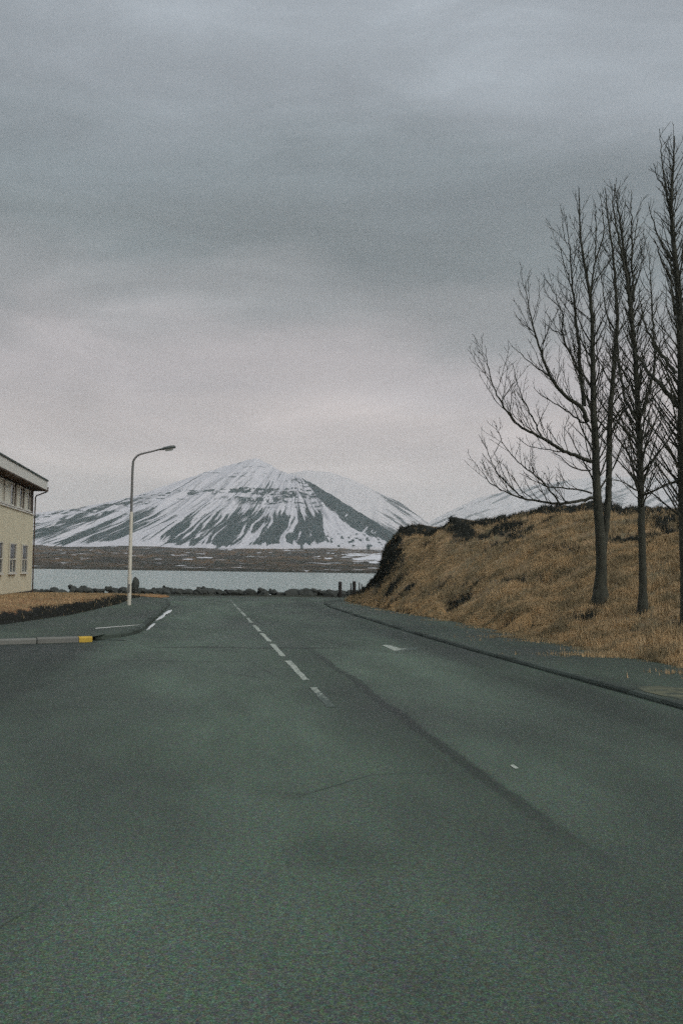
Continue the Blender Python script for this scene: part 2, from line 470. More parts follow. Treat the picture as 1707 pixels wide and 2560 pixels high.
def main_disp(S, T, P):
    gul = fbm(S / 130.0, T * 1.5, 4, 0.55) - 0.5
    fine = fbm(S / 40.0 + 50, T * 5, 3) - 0.5
    env = np.sin(np.pi * np.clip(T, 0, 1)) ** 0.6
    strata = (fbm(P[:, :, 2] / 9.0 + 6 * vnoise(S / 300, T * 3), S / 700.0, 2) - 0.5) * sstep(T, 0.55, 0.75) * 9.0
    crest = (fbm(S / 22.0 + 9, T * 0 + 3, 3) - 0.5) * 14 * sstep(T, 0.9, 1.0)
    return (gul * 70 + fine * 22) * env + strata * env + crest
def main_snow(S, T, P):
    px, py = project(P)
    # streaks down the fall line, pushed about so that the gullies wander and branch
    S0 = S
    S = S + 110 * (fbm(S / 240 + 8, T * 2.5 + 3, 3) - 0.5) + 36 * (fbm(S / 60 + 1, T * 6 + 9, 3) - 0.5)
    st = fbm(S / 40.0 + 11, T * 2.0 + 4 + S / 900, 4, 0.66)
    st2 = fbm(S / 13.0 + 31, T * 5.0 + 8, 3, 0.6)
    line = 0.62 * st + 0.38 * st2
    patch = fbm(S / 330.0 + 2.2, T * 2.2 + 1, 3)
    low = sstep(T, 0.02, 0.10) * (1 - sstep(T, 0.36, 0.66))
    thr = 0.37 + 0.27 * low * patch ** 0.8 - 0.04 * (1 - low)
    sn = sstep(line - thr, -0.07, 0.06)
    # snow apron fingers at the foot
    sn = np.maximum(sn, sstep(st2 + 0.5 * vnoise(S / 40, T * 9) - T * 7, 0.30, 0.45) * 0.9)
    # grey dusting on the mid slope
    dust = fbm(S / 14.0 + 77, T * 2.2, 3)
    sn = sn - 0.45 * sstep(dust, 0.42, 0.68) * sstep(T, 0.3, 0.5) * (1 - sstep(T, 0.75, 0.9))
    # rock bands across the upper slope
    z = P[:, :, 2]
    bz = z / 11.0 + 5.0 * fbm(S0 / 420 + 3, T * 1.5 + 7, 3) + 1.0 * vnoise(S0 / 45, T * 6)
    band = fbm(bz * 0.8, S0 / 900.0, 2, 0.6)
    gaps = fbm(S0 / 34.0 + 5, bz * 0.5, 4, 0.7)
    up = sstep(T, 0.52, 0.66) * (1 - 0.65 * sstep(T, 0.93, 1.0))
    ex = sstep(px, 380, 700) * (1 - sstep(px, 800, 840)) * 0.11 - 0.03
    rock = sstep(band, 0.46, 0.62) * sstep(gaps, 0.47 - ex, 0.60 - ex) * up
    sn = np.clip(sn, 0, 1) * (1 - rock * (0.92 - 0.45 * sstep(z, 480, 700)))  # rock bands paler towards the summit: more snow, plus cloud fade painted in
    # left shoulder: broken dark crags
    crag = fbm(S / 60.0 + 40, T * 7 + 2, 4, 0.6)
    lf = 1 - sstep(px, 300, 420)
    sn = np.where(lf > 0, sn * (1 - lf * sstep(crag, 0.52, 0.60) * sstep(T, 0.35, 0.5) * 0.85), sn)
    # right-hand spur: bare dark flank under the crest, clean snow fan below
    cr_y = np.interp(px, [745, 790, 870, 940, 1000, 1100], [1186, 1213, 1262, 1305, 1345, 1372])
    lo_y = np.interp(px, [752, 800, 830, 860, 900, 960, 1000], [1192, 1250, 1275, 1303, 1325, 1352, 1370])
    wob = (fbm(px / 12.0, py / 12.0, 3) - 0.5) * 11
    inband = sstep(py + wob, cr_y - 12, cr_y - 4) * (1 - sstep(py + wob, lo_y - 4, lo_y + 3)) * sstep(px, 748, 760)
    finger = sstep(fbm((px + 0.9 * py) / 9.0, (py - px) / 60.0, 2), 0.70, 0.76) * sstep(py - cr_y, 18, 30)
    fan = sstep(py + wob, lo_y, lo_y + 6) * sstep(px - 0.55 * (1360 - py) * -1, 815, 835) * sstep(px, 800, 815)
    speck = sstep(fbm(px / 9.0 + 3, py / 5.0, 3), 0.60, 0.68) * (1 + 0.0 * px)
    sn = np.where(fan > 0.5, 1 - speck * sstep(py, 1325, 1340) * 0.9 - 0.15 * speck, sn)
    sn = sn * (1 - inband * (1 - finger))
    return np.clip(sn, 0, 1)
pairs = [(-1100, 1376, 4800, -420, 1345, 5500), (-600, 1375, 4850, -150, 1304, 5600), (-150, 1374, 4900, 190, 1271, 5800),
         (-20, 1373, 4900, 330, 1242, 5950), (80, 1372, 4900, 440, 1205, 6150), (200, 1371, 4900, 570, 1163, 6350), (330, 1372, 4900, 640, 1145, 6400),
         (450, 1373, 4900, 680, 1164, 6350), (560, 1374, 4900, 705, 1179, 6250), (660, 1372, 4900, 730, 1187, 6180),
         (760, 1370, 4900, 745, 1191, 6120), (840, 1368, 4900, 757, 1196, 6080), (900, 1367, 4900, 790, 1214, 5950),
         (960, 1368, 4900, 870, 1263, 5700), (1010, 1371, 4900, 940, 1306, 5450), (1080, 1374, 4900, 1000, 1346, 5200), (1240, 1379, 4900, 1120, 1374, 5050)]
ridge_strip('mountain', pairs, 1000, 240, main_disp, main_snow)

M_BACK = snowmat('distant snow slope', (0.02, 0.036, 0.038, 1), (0.04, 0.06, 0.058, 1), (0.66, 0.635, 0.635, 1))  # haze painted into the colour: snow toned towards the pale sky
def back_disp(S, T, P):
    return (fbm(S / 160.0, T * 2, 4) - 0.5) * 70 * np.sin(np.pi * T) ** 0.7
def back_snow(S, T, P):
    px, py = project(P)
    # streaks run down to the right
    a = (py - 0.62 * px) / 9.0; c = (px + 0.6 * py) / 170.0
    st = fbm(a + 3, c, 4, 0.6)
    lo = sstep(px, 880, 1010)
    sn = 1 - (0.12 + 0.88 * sstep(px, 900, 1010)) * (1 - sstep(st - (0.34 + 0.14 * lo), -0.07, 0.06))
    cr = np.interp(px, [860, 940, 1000, 1070], [1198, 1230, 1256, 1306])
    rim = sstep(py, cr - 8, cr) * (1 - sstep(py, cr + 4, cr + 13)) * sstep(px, 930, 1010)
    sn = sn * (1 - 0.55 * rim * sstep(fbm(px / 12, py / 6, 3), 0.35, 0.55))
    return np.clip(sn, 0, 1)
pairs2 = [(500, 1380, 8820, 600, 1260, 11200), (660, 1380, 8820, 690, 1190, 11200), (740, 1380, 8820, 765, 1176, 11200), (800, 1380, 8820, 825, 1180, 11200), (870, 1380, 8820, 882, 1199, 11060), (960, 1380, 8820, 940, 1228, 10780),
          (1050, 1385, 8820, 1000, 1256, 10430), (1130, 1388, 8820, 1068, 1306, 9940), (1220, 1390, 8820, 1120, 1350, 9660), (1300, 1392, 8820, 1200, 1388, 9380)]
ridge_strip('mountain', pairs2, 360, 130, back_disp, back_snow, mat=M_BACK)
def far_snow(S, T, P):
    px, py = project(P)
    st = fbm((py + 0.45 * px) / 7.0, (px - 0.5 * py) / 90.0 + 4, 4, 0.6)
    sn = sstep(st, 0.33, 0.43)
    lo = sstep(py, 1262, 1290)
    return np.clip(sn * (1 - 0.5 * lo * sstep(fbm(px / 30.0, py / 7.0, 3), 0.58, 0.66)), 0, 1)
pairs3 = [(950, 1390, 12600, 1010, 1330, 14000), (1060, 1390, 12600, 1080, 1300, 14839), (1150, 1390, 12600, 1190, 1246, 15399), (1300, 1390, 12600, 1320, 1215, 15959),
          (1500, 1390, 12600, 1500, 1190, 16239), (1800, 1390, 12600, 1800, 1200, 16239), (2300, 1400, 12600, 2300, 1250, 15399), (2900, 1410, 12600, 2900, 1380, 14000)]
ridge_strip('mountain', pairs3, 300, 90, back_disp, far_snow, back=2500, mat=M_BACK)

# moorland between the far shore and the foot of the mountains
m, k, b = material('moorland')
n1 = k.noise(k.map(k.co, (0.004, 0.0022, 0)), 1.0, 5.0, 0.6)
n2 = k.noise(k.map(k.co, (0.035, 0.012, 0)), 1.0, 6.0, 0.75)
n3 = k.noise(k.map(k.co, (0.013, 0.0075, 0), (3, 8, 0)), 1.0, 4.0, 0.6, 0.4)
cc = k.mix(k.step(n1, 0.40, 0.6), (0.03, 0.024, 0.016, 1), (0.14, 0.082, 0.036, 1))
cc = k.mix(k.step(n2, 0.42, 0.6), cc, (0.03, 0.036, 0.028, 1))
sp = k.n('ShaderNodeSeparateXYZ'); k.put(sp.inputs[0], k.co)
near = k.math('SUBTRACT', 1.0, k.step(sp.outputs[1], 1520.0, 2000.0))
cc = k.mix(k.math('MULTIPLY', near, 0.7), cc, (0.03, 0.033, 0.027, 1))
sd = k.math('ADD', n3, k.math('MULTIPLY', attr(k, 'snow'), 0.2))
k.put(b.inputs['Base Color'], k.mix(k.step(sd, 0.61, 0.66), cc, (0.72, 0.73, 0.76, 1)))
b.inputs['Roughness'].default_value = 1.0; b.inputs['Specular IOR Level'].default_value = 0.05
nx, ny = 260, 150
yy = 1500 + (5600 - 1500) * np.linspace(0, 1, ny) ** 1.5
xx = np.linspace(-1.25, 1.25, nx)
X = xx[:, None] * (yy[None, :] * 0.75 + 900); Yg = np.repeat(yy[None, :], nx, 0)
frac = (Yg - 1500) / 3400
Z = SEA - 0.4 + 3.5 * sstep(Yg, 1500, 1530) + 98 * np.clip(frac, 0, 1.2) ** 1.35
Z += (fbm(X / 190, Yg / 260, 4) - 0.5) * 26 * sstep(Yg, 1530, 2600)
snp = 1.0 * sstep(X / (Yg * 0.04), -0.6, 1.0) * sstep(Yg, 2300, 3000) * (1 - sstep(Yg, 3900, 4300))
struct(meshobj('moorland', np.stack([X, Yg, Z], -1), gridfaces(nx, ny)[:, ::-1], m, smooth=True, attrs={'snow': snp}))

# sea inlet
m, k, b = material('sea water')
k.put(b.inputs['Base Color'], (0.20, 0.285, 0.265, 1))
b.inputs['Roughness'].default_value = 0.22; b.inputs['IOR'].default_value = 1.33
wv = k.math('ADD', k.noise(k.map(k.co, (0.35, 0.8, 1)), 1.0, 5.0, 0.65), k.math('MULTIPLY', k.noise(k.map(k.co, (0.05, 0.09, 1)), 1.0, 4.0, 0.6), 2.5))
k.put(b.inputs['Normal'], k.bump(wv, 0.45, 0.25))
struct(meshobj('sea', [(-30000, 60, SEA), (30000, 60, SEA), (30000, 30000, SEA), (-30000, 30000, SEA)], [(0, 1, 2, 3)], m))

# ------------------------------------------------------------------ near ground
nx, ny = 220, 150
xs = np.sign(np.linspace(-1, 1, nx)) * np.abs(np.linspace(-1, 1, nx)) ** 2.0 * 420
ys = np.concatenate([np.linspace(-160, 40, 50), np.linspace(41, 84, ny - 50)])
X, Yg = np.meshgrid(xs, ys, indexing='ij')
SH = 64.5 + (fbm(X / 9.0, X * 0 + 2, 3) - 0.5) * 2.5 + 0.0 * X       # shoreline break
Z = -0.10 - 5.0 * sstep(Yg, SH + 1.0, SH + 12.0) + 0.10 * (fbm(X / 2.0, Yg / 2.0, 3) - 0.5) * sstep(Yg, 61, 63)
Z += 0.14 * sstep(Yg, 61.0, 63.5) * (1 - sstep(Yg, SH, SH + 2))
struct(meshobj('ground', np.stack([X, Yg, Z], -1), gridfaces(nx, ny)[:, ::-1], M_VERGE, smooth=True,
               attrs={'rock': sstep(Yg, SH - 1, SH + 1), 'straw': 0.0 * X}))

def sheet(name, pts, z, mat, rot=False, parent=None):
    """flat polygon; rot=True builds it in the road's frame so that its material can follow the road"""
    if rot:
        o = meshobj(name, [(u, v, 0) for u, v in pts], [tuple(range(len(pts)))], mat, parent)
        o.location = (RO[0], RO[1], z); o.rotation_euler = (0, 0, RANG)
    else:
        o = meshobj(name, [(x, y, z) for x, y in pts], [tuple(range(len(pts)))], mat, parent)
    return o

road_pts = [(-3.35, -40), (4.2, -40)]
rk = [(4.72, 4), (4.6, 9), (4.5, 13), (4.32, 19), (4.18, 25), (4.14, 35), (4.2, 45), (4.5, 50), (5.2, 53.5), (6.6, 56), (9, 57.8)]
road_pts = [(-3.35, -40), (4.9, -40)] + rk
lk = [(-3.2, 27.4), (-3.12, 33), (-3.05, 40), (-3.0, 47), (-3.15, 51), (-3.7, 54.2), (-4.8, 56.4), (-7, 57.8)]
lcorner = [(-4.12, 24.75), (-3.85, 24.95), (-3.6, 25.4), (-3.36, 26.2)]
road_pts += lk[::-1] + lcorner[::-1] + [(-3.35, 24.4)]
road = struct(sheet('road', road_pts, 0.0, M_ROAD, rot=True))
struct(sheet('shore_road', [uv(-90, 56.5), uv(40, 56.5), uv(40, 62.0), uv(-90, 62.0)][::1], -0.004, M_PAVE))
struct(sheet('driveway', [(-40, -40), (-3.0, -40), (-3.0, 24.2), (-4.1, 25.2), (-40, 25.6)], -0.008, M_DARKASPH, rot=True))

# centre line: 3 m dashes with 1 m gaps, each worn differently
def dash(u0, u1, v0, v1, wear, n=9):
    V = []; A = []
    vs = np.linspace(v0, v1, n)
    for i, v in enumerate(vs):
        j = 0.012
        V += [(u0 + random.uniform(-j, j), v, 0), (u1 + random.uniform(-j, j), v, 0)]
        A += [np.interp(v, [v0, v1], wear)] * 2
    Fc = [(2 * i, 2 * i + 1, 2 * i + 3, 2 * i + 2) for i in range(n - 1)]
    o = meshobj('lane_dash', V, Fc, M_PAINT, road, attrs={'wear': A})
    o.location = (0, 0, 0.004)
    return o
random.seed(3)
def vy(px, py):
    p = on(px, py); return to_uv(p.x, p.y)
segs = [((851, 1768), (790, 1719), (0.6, 0.15)), ((781, 1700), (728, 1652), (0.15, 0.1)), ((725, 1641), (685, 1610), (0.1, 0.1)),
        ((685, 1604), (661, 1583), (0.05, 0.1)), ((659, 1579), (639, 1563), (0.1, 0.1)), ((638, 1557), (623, 1545), (0.2, 0.2)), ((621, 1541), (608, 1529), (0.2, 0.2)),
        ((606, 1527), (597, 1518), (0.2, 0.3)), ((595.5, 1516), (588, 1509), (0.2, 0.3)), ((587, 1507), (578, 1499), (0.3, 0.5))]
for a, b_, wr in segs:
    ua, va = vy(*a); ub, vb = vy(*b_)
    uc = 0.0
    dash(uc - 0.055, uc + 0.055, va, vb, wr)
# worn stop mark in the right lane, and a fleck of paint
pm = [vy(955, 1613), vy(972, 1612), vy(1000, 1621), vy(1045, 1618), vy(1042, 1625), vy(985, 1627)]
o = meshobj('paint_mark', [(u, v, 0.004) for u, v in pm], [tuple(range(6))[::-1]], M_PAINT, road, attrs={'wear': [0, 0.3, 0.2, 0.7, 0.7, 0.1]})
pm = [vy(1274, 1914), vy(1283, 1912), vy(1296, 1921), vy(1288, 1924)]
o = meshobj('paint_mark', [(u, v, 0.004) for u, v in pm], [tuple(range(4))[::-1]], M_PAINT, road, attrs={'wear': [0, 0, 0.1, 0.1]})

# pavements
PZ = 0.11
foot = [(-30.0, 21.0), (-13.0, 24.0), (-9.3, 26.2), (-8.95, 33.5), (-9.6, 43.2), (-10.6, 51.0), (-10.9, 56.0)]
lkw = [uv(u - 0.14, v) for u, v in lk]
lcw = [uv(u - 0.10, v + 0.08) for u, v in lcorner]
ka = on(232, 1604); kb = on(0, 1611)
kdir = np.array((kb.x - ka.x, kb.y - ka.y)); kdir /= np.linalg.norm(kdir)
kend = np.array((ka.x, ka.y)); kfar = kend + kdir * 9.0
kn = np.array((kdir[1], -kdir[0])); kn = kn if kn[1] > 0 else -kn
def resample(line, n):
    P = np.array(line, float)
    d = np.concatenate([[0], np.cumsum(np.linalg.norm(np.diff(P, axis=0), axis=1))])
    return np.stack([np.interp(np.linspace(0, d[-1], n), d, P[:, i]) for i in range(2)], 1)
kk = int(np.argmin([abs(p[1] - 34.5) for p in foot]))
near_a = [tuple(kfar + kn * 0.13), tuple(kend + kn * 0.13)]
half = [i for i, p in enumerate(lkw) if p[1] > 31][0]
qa = np.concatenate([resample(near_a, 12), resample(lcw + lkw[:half + 1], 20)[1:], resample(lkw[half:], 24)[1:]])
qb = np.concatenate([resample(foot[:3], 12), resample(foot[2:4], 20)[1:], resample(foot[3:], 24)[1:]])
qb = qb + np.array((-0.3, 0.0))
G_ = np.stack([qa, qb], 1)
PV = np.dstack([G_, np.full((len(qa), 2), PZ - 0.012)])
struct(meshobj('pavement', PV, gridfaces(len(qa), 2), M_PAVE))
grass_edge = [vy(1707, 1668), vy(1500, 1627), vy(1300, 1586), vy(1100, 1545), vy(900, 1511)]
ge = [(7.9, 4), (7.75, 10)] + [(max(5.4, u), v) for u, v in grass_edge] + [(6.9, 54), (9, 57.5)]
rp = [(u + 0.14, v) for u, v in rk]
struct(sheet('pavement', [uv(u, v) for u, v in (rp + [(u + 0.6, v) for u, v in ge[::-1]])], 0.046, M_PAVE))
struct(sheet('pavement', [uv(4.85, -40), uv(8.6, -40), uv(8.6, 4), uv(4.85, 4)], 0.045, M_PAVE))

e0, e1 = on(238, 1571, PZ), on(345, 1562, PZ)
struct(sheet('pavement_edging', [(e0.x, e0.y), (e1.x, e1.y), (e1.x + 0.02, e1.y + 0.30), (e0.x - 0.05, e0.y + 0.36)], PZ - 0.008, M_FASCIA))
m, k, b = material('gritty sand')
nz = k.noise(k.co, 3.0, 6.0, 0.7)
k.put(b.inputs['Base Color'], k.mix(k.step(nz, 0.35, 0.62), (0.035, 0.05, 0.038, 1), (0.12, 0.125, 0.075, 1)))
b.inputs['Roughness'].default_value = 1.0
sp_ = [on(x, y, 0.05) for x, y in ((1588, 1717), (1650, 1714), (1720, 1722), (1800, 1740), (1800, 1765), (1720, 1752), (1650, 1738), (1610, 1728))]
struct(meshobj('sand_drift', [(p.x, p.y, 0.05) for p in sp_], [tuple(range(8))[::-1]], m))
# kerbs: a row of stones each
def kerb(name, line, mat, label, up=0.11, wd=0.14, piece=1.0, last=None):
    """line in world xy; stones butt end to end on the outer (pavement) side"""
    P = np.array(line, float)
    d = np.concatenate([[0], np.cumsum(np.linalg.norm(np.diff(P, axis=0), axis=1))])
    n = max(1, int(round(d[-1] / piece)))
    root = empty(name, (P[0][0], P[0][1], 0)); tag(root, label, 'kerb', 'kerbs along the road')
    me = None
    for i in range(n):
        a = d[-1] * i / n; c = d[-1] * (i + 1) / n
        p = np.array([np.interp(a, d, P[:, j]) for j in range(2)]); q = np.array([np.interp(c, d, P[:, j]) for j in range(2)])
        L = np.linalg.norm(q - p); ang = math.atan2(q[1] - p[1], q[0] - p[0])
        if me is None:
            v, f = boxgeo(0.012, 1.0 - 0.012, 0, wd, -0.25, up)
            for j in (4, 5):            # sloped, rounded front edge
                v[j] = (v[j][0], 0.03, up)
            v += [(0.012, 0, up - 0.035), (0.988, 0, up - 0.035)]
            f = [(3, 2, 1, 0), (4, 5, 6, 7), (0, 1, 9, 8), (8, 9, 5, 4), (1, 2, 6, 5, 9), (2, 3, 7, 6), (3, 0, 8, 4, 7)]
            o = meshobj('kerb_stone', v, f, mat, root); me = o.data
        else:
            o = link(bpy.data.objects.new('kerb_stone', me), root)
        o.location = (p[0] - P[0][0], p[1] - P[0][1], random.uniform(-0.012, 0.012)); o.rotation_euler = (0, random.uniform(-0.008, 0.008), ang + random.uniform(-0.008, 0.008)); o.scale = (L, 1, 1)
        if last and i == n - 1:
            o.data = me.copy(); o.data.materials.clear(); o.data.materials.append(last[0]); o['label'] = last[1]
    return root
def rv(line): return [uv(u, v) for u, v in line]
# +y of a stone points to the pavement: walk so that the pavement lies on the left hand
kerb('kerb', rv(lcorner + lk), M_CURBDARK, 'dark kerb curving round the pavement corner by the lamp post')
kerb('kerb', rv(rk[::-1]), M_CURBDARK, 'dark kerb between the road and the grassy bank', up=0.06)
ky = kerb('kerb', [tuple(kend + kdir * 0.32), tuple(kend)], M_YELLOW, 'short yellow painted end of the pale kerb beside the driveway', piece=0.32, up=0.118)
kerb('kerb', [tuple(kend + kdir * 9.0), tuple(kend + kdir * 0.32)], M_KERB, 'pale weathered kerb along the edge of the driveway', up=0.125)

# ------------------------------------------------------------------ grassy bank on the right
hp = [(862, 1502, 890, 1476, 57), (890, 1508, 915, 1460, 56), (912, 1513, 938, 1440, 55.5), (935, 1517, 957, 1405, 55), (955, 1521, 962, 1374, 54.5),
      (978, 1526, 982, 1339, 54), (1003, 1531, 1002, 1322, 53.5), (1045, 1538, 1045, 1319, 52.5), (1079, 1543, 1079, 1318, 51.5),
      (1095, 1546, 1095, 1309, 51), (1122, 1550, 1122, 1299, 50.5), (1162, 1558, 1162, 1295, 50), (1208, 1567, 1208, 1297, 49.5),
      (1237, 1573, 1237, 1290, 49.2), (1271, 1580, 1271, 1287, 48.8), (1309, 1588, 1309, 1275, 48.5), (1346, 1595, 1346, 1267, 48),
      (1400, 1606, 1400, 1262, 47), (1520, 1630, 1520, 1263, 45), (1600, 1646, 1600, 1267, 43), (1707, 1668, 1707, 1266, 41),
      (1900, 1708, 1900, 1264, 38), (2300, 1787, 2300, 1266, 33), (3000, 1927, 3000, 1290, 27), (4200, 2170, 4200, 1330, 22)]
hb = np.array([on(a, b_, 0.06) for a, b_, *_ in hp]); ht = np.array([at(c, d_, e) for _, _, c, d_, e in hp])
key = np.array([p[2] for p in hp], float)
sx = np.concatenate([np.linspace(890, 1720, 330), np.linspace(1730, 4200, 90)])
HB = np.stack([np.interp(sx, key, hb[:, i]) for i in range(3)], 1)
HT = np.stack([np.interp(sx, key, ht[:, i]) for i in range(3)], 1)
tt = np.linspace(0, 1, 170)
HP = HB[:, None, :] * (1 - tt)[None, :, None] + HT[:, None, :] * tt[None, :, None]
Hh = (HT - HB)[:, 2][:, None]
HP[:, :, 2] += Hh * (-0.05 * np.sin(np.pi * np.minimum(1, tt * 2)) * (tt < 0.5) + 0.05 * np.sin(np.pi * np.maximum(0, tt * 2 - 1)))[None, :]
Sx = np.repeat(sx[:, None], len(tt), 1); Tt = np.repeat(tt[None, :], len(sx), 0)
lump = (fbm(HP[:, :, 0] / 1.6, HP[:, :, 1] / 1.9, 4) - 0.5)
fine = (fbm(HP[:, :, 0] / 0.4, HP[:, :, 1] / 0.45, 3) - 0.5)
terr = np.sin(HP[:, :, 2] * 4.5 + 7 * vnoise(HP[:, :, 0] / 6, HP[:, :, 1] / 6))
env = sstep(Tt, 0.0, 0.12) + 0.12
hpx, hpy = project(HP)
rockm = (1 - sstep(Sx, 985, 1035)) * sstep(Tt, 0.35, 0.6)                                            # the nose
rockm = np.maximum(rockm, sstep(Tt + 0.10 * (fbm(HP[:, :, 0] / 1.3, HP[:, :, 1] / 3.0, 4) - 0.5), 0.80, 0.88) * (1.0 - 0.25 * sstep(Sx, 1300, 1450)))              # dark rim
rockm = np.maximum(rockm, np.exp(-((Sx - 1150) / 42) ** 2 - ((hpy - 1330) / 30) ** 2) * 1.1)         # crag
rockm = np.maximum(rockm, np.exp(-((Sx - 1270) / 60) ** 2 - ((hpy - 1318) / 22) ** 2) * 0.75)
rockm = np.maximum(rockm, np.exp(-((hpx - 1345 - (hpy - 1430) * -2.0) / 80) ** 2 - ((hpy - 1445) / 12) ** 2) * 0.75)   # worn tracks across the bank
rockm = np.maximum(rockm, np.exp(-((hpx - 1420) / 90) ** 2 - ((hpy - 1375) / 14) ** 2) * 0.6)
rockm = np.maximum(rockm, 0.85 * sstep(fbm(HP[:, :, 0] / 2.2 + 4, HP[:, :, 1] / 2.6, 5, 0.6), 0.53, 0.68) * (1 - sstep(Tt, 0.1, 0.2) * 0))
HP[:, :, 2] += env * (lump * 0.42 + fine * 0.13 + 0.05 * terr + rockm * (fine * 0.5 + lump * 0.3) - 0.12 * rockm)
HP[:, :, 0] += env * rockm * (fbm(HP[:, :, 1] / 0.8, HP[:, :, 2] / 0.5, 3) - 0.5) * 0.5
straw = (1 - sstep(Tt, 0.06, 0.22)) * (1.0 - 0.3 * sstep(Sx, 1150, 1500)) * sstep(Sx, 905, 935)
straw = np.maximum(straw, np.exp(-((Sx - 1010) / 40) ** 2 - ((hpy - 1440) / 60) ** 2) * 0.45)
straw = np.maximum(straw, np.exp(-((Sx - 1290) / 130) ** 2 - ((hpy - 1468) / 16) ** 2) * 0.6)
nb = 16
tb = np.linspace(0, 1, nb)[1:]
last = HP[:, -1, :]
bk = last[:, None, :] + np.stack([tb * 14, tb * 26, tb * 0], 1)[None]
drop = (1 - sstep(tb, 0.55, 1.0))[None, :]
wid = sstep(sx, 900, 1000)[:, None]
bk[:, :, 2] = last[:, 2][:, None] * drop * (1 - 0.10 * tb)[None, :] + (-6.0) * (1 - drop)
bk[:, :, :2] = last[:, None, :2] + (bk[:, :, :2] - last[:, None, :2]) * (0.25 + 0.75 * wid)[:, :, None]
HP[:, 0, 2] -= 0.3
full = np.concatenate([HP, bk], 1)
nn = len(tt) + nb - 1
pad = lambda a, v: np.concatenate([a, np.full((len(sx), nb - 1), v)], 1)
bank = struct(meshobj('hillside', full, gridfaces(len(sx), nn), M_HILL, smooth=True, attrs={'rock': pad(rockm, 0.5), 'straw': pad(straw, 0)}))
def bank_z(x, y):
    d = (HP[:, :, 0] - x) ** 2 + (HP[:, :, 1] - y) ** 2
    return HP[:, :, 2].ravel()[d.argmin()]

# ------------------------------------------------------------------ raised lawn on the left
Fl = np.array(foot + [(-9.9, 57.9)], float)
El = np.array([(-75, 21), (-70, 42), (-55, 54), (-44, 57), (-32, 58.2), (-20, 58.4), (-13.5, 58.4), (-10.2, 58.3)], float)
ns, nt = 200, 110
s = np.linspace(0, 1, ns)
cum = np.concatenate([[0], np.cumsum(np.linalg.norm(np.diff(Fl, axis=0), axis=1))]); cum /= cum[-1]
FL = np.stack([np.interp(s, cum, Fl[:, i]) for i in range(2)], 1); EL = np.stack([np.interp(s, cum, El[:, i]) for i in range(2)], 1)
t = np.linspace(0, 1, nt) ** 2.2
L = FL[:, None, :] * (1 - t)[None, :, None] + EL[:, None, :] * t[None, :, None]
dist = np.linalg.norm(L - FL[:, None, :], axis=2)
hgt = 0.26 * (1 - sstep(L[:, :, 1], 46, 57.5)) + 0.04
top = sstep(dist, 0.0, 0.75)
Z = PZ - 0.06 + hgt * top + 0.10 * (fbm(L[:, :, 0] / 1.5, L[:, :, 1] / 1.5, 4) - 0.5) * top + 0.03
Z[:, 0] -= 0.2; Z[:, -1] -= 0.4
bankm = (1 - sstep(dist + 0.9 * (fbm(L[:, :, 0] / 0.7, L[:, :, 1] / 0.7, 4, 0.6) - 0.5), 0.35, 1.0)) * (1 - sstep(L[:, :, 1], 54.5, 56.5))
LW = np.dstack([L, Z])
lawn = struct(meshobj('lawn', LW, gridfaces(ns, nt), M_LAWN, smooth=True, attrs={'rock': bankm * 1.3, 'straw': 0.3 + 0 * Z}))

# ------------------------------------------------------------------ house
C = on(79, 1481, 0.30)
house = empty('house', (C.x, C.y, C.z), RANG)
tag(house, 'two storey cream house with dark brown upper floor and deep pale eaves', 'house')
house.scale = (1, 1, 1.075)
HL, HW = 15.0, 8.5
wall = box('wall', (-HW, 0, -HL, 0, -0.6, 3.85), M_WALL, house)
box('plinth', (-HW - 0.02, 0.025, -HL - 0.02, 0.025, -0.6, 0.10), M_PLINTH, house)
box('upper_wall', (-HW + 0.03, -0.03, -HL + 0.03, -0.03, 3.85, 5.05), M_BROWN, house)
box('ledge', (-HW - 0.05, 0.06, -HL - 0.05, 0.06, 3.80, 3.87), M_FASCIA, house)
OV = 0.58
roof = box('roof', (-HW - OV, OV, -HL - OV, OV, 5.03, 5.09), M_BROWN, house)
for bb in ((OV - 0.05, OV, -HL - OV, OV), (-HW - OV, -HW - OV + 0.05, -HL - OV, OV), (-HW - OV + 0.05, OV - 0.05, OV - 0.05, OV), (-HW - OV + 0.05, OV - 0.05, -HL - OV, -HL - OV + 0.05)):
    box('fascia', (*bb, 5.093, 5.53), M_FASCIA, roof)
v = []; e = OV + 0.05
for z0, ee in ((5.533, e), (5.60, e)):
    v += [(-HW - ee, -HL - ee, z0), (ee, -HL - ee, z0), (ee, ee, z0), (-HW - ee, ee, z0)]
v += [(-HW / 2, -HL + 3, 5.85), (-HW / 2, -3, 5.85)]
meshobj('roof_sheet', v, [(3, 2, 1, 0), (0, 1, 5, 4), (1, 2, 6, 5), (2, 3, 7, 6), (3, 0, 4, 7), (4, 5, 8), (5, 6, 9, 8), (6, 7, 9), (7, 4, 8, 9)], M_ROOFEDGE, roof)
tube('downpipe', [(np.array([(OV + 0.02, OV + 0.02, 5.25), (OV + 0.02, OV + 0.02, 5.06), (OV - 0.05, OV - 0.05, 5.0), (0.1, 0.1, 4.78), (0.055, 0.05, 4.68), (0.055, 0.05, 3.0), (0.055, 0.05, -0.3)]), [0.035] * 7)], 8, M_BROWN, house)
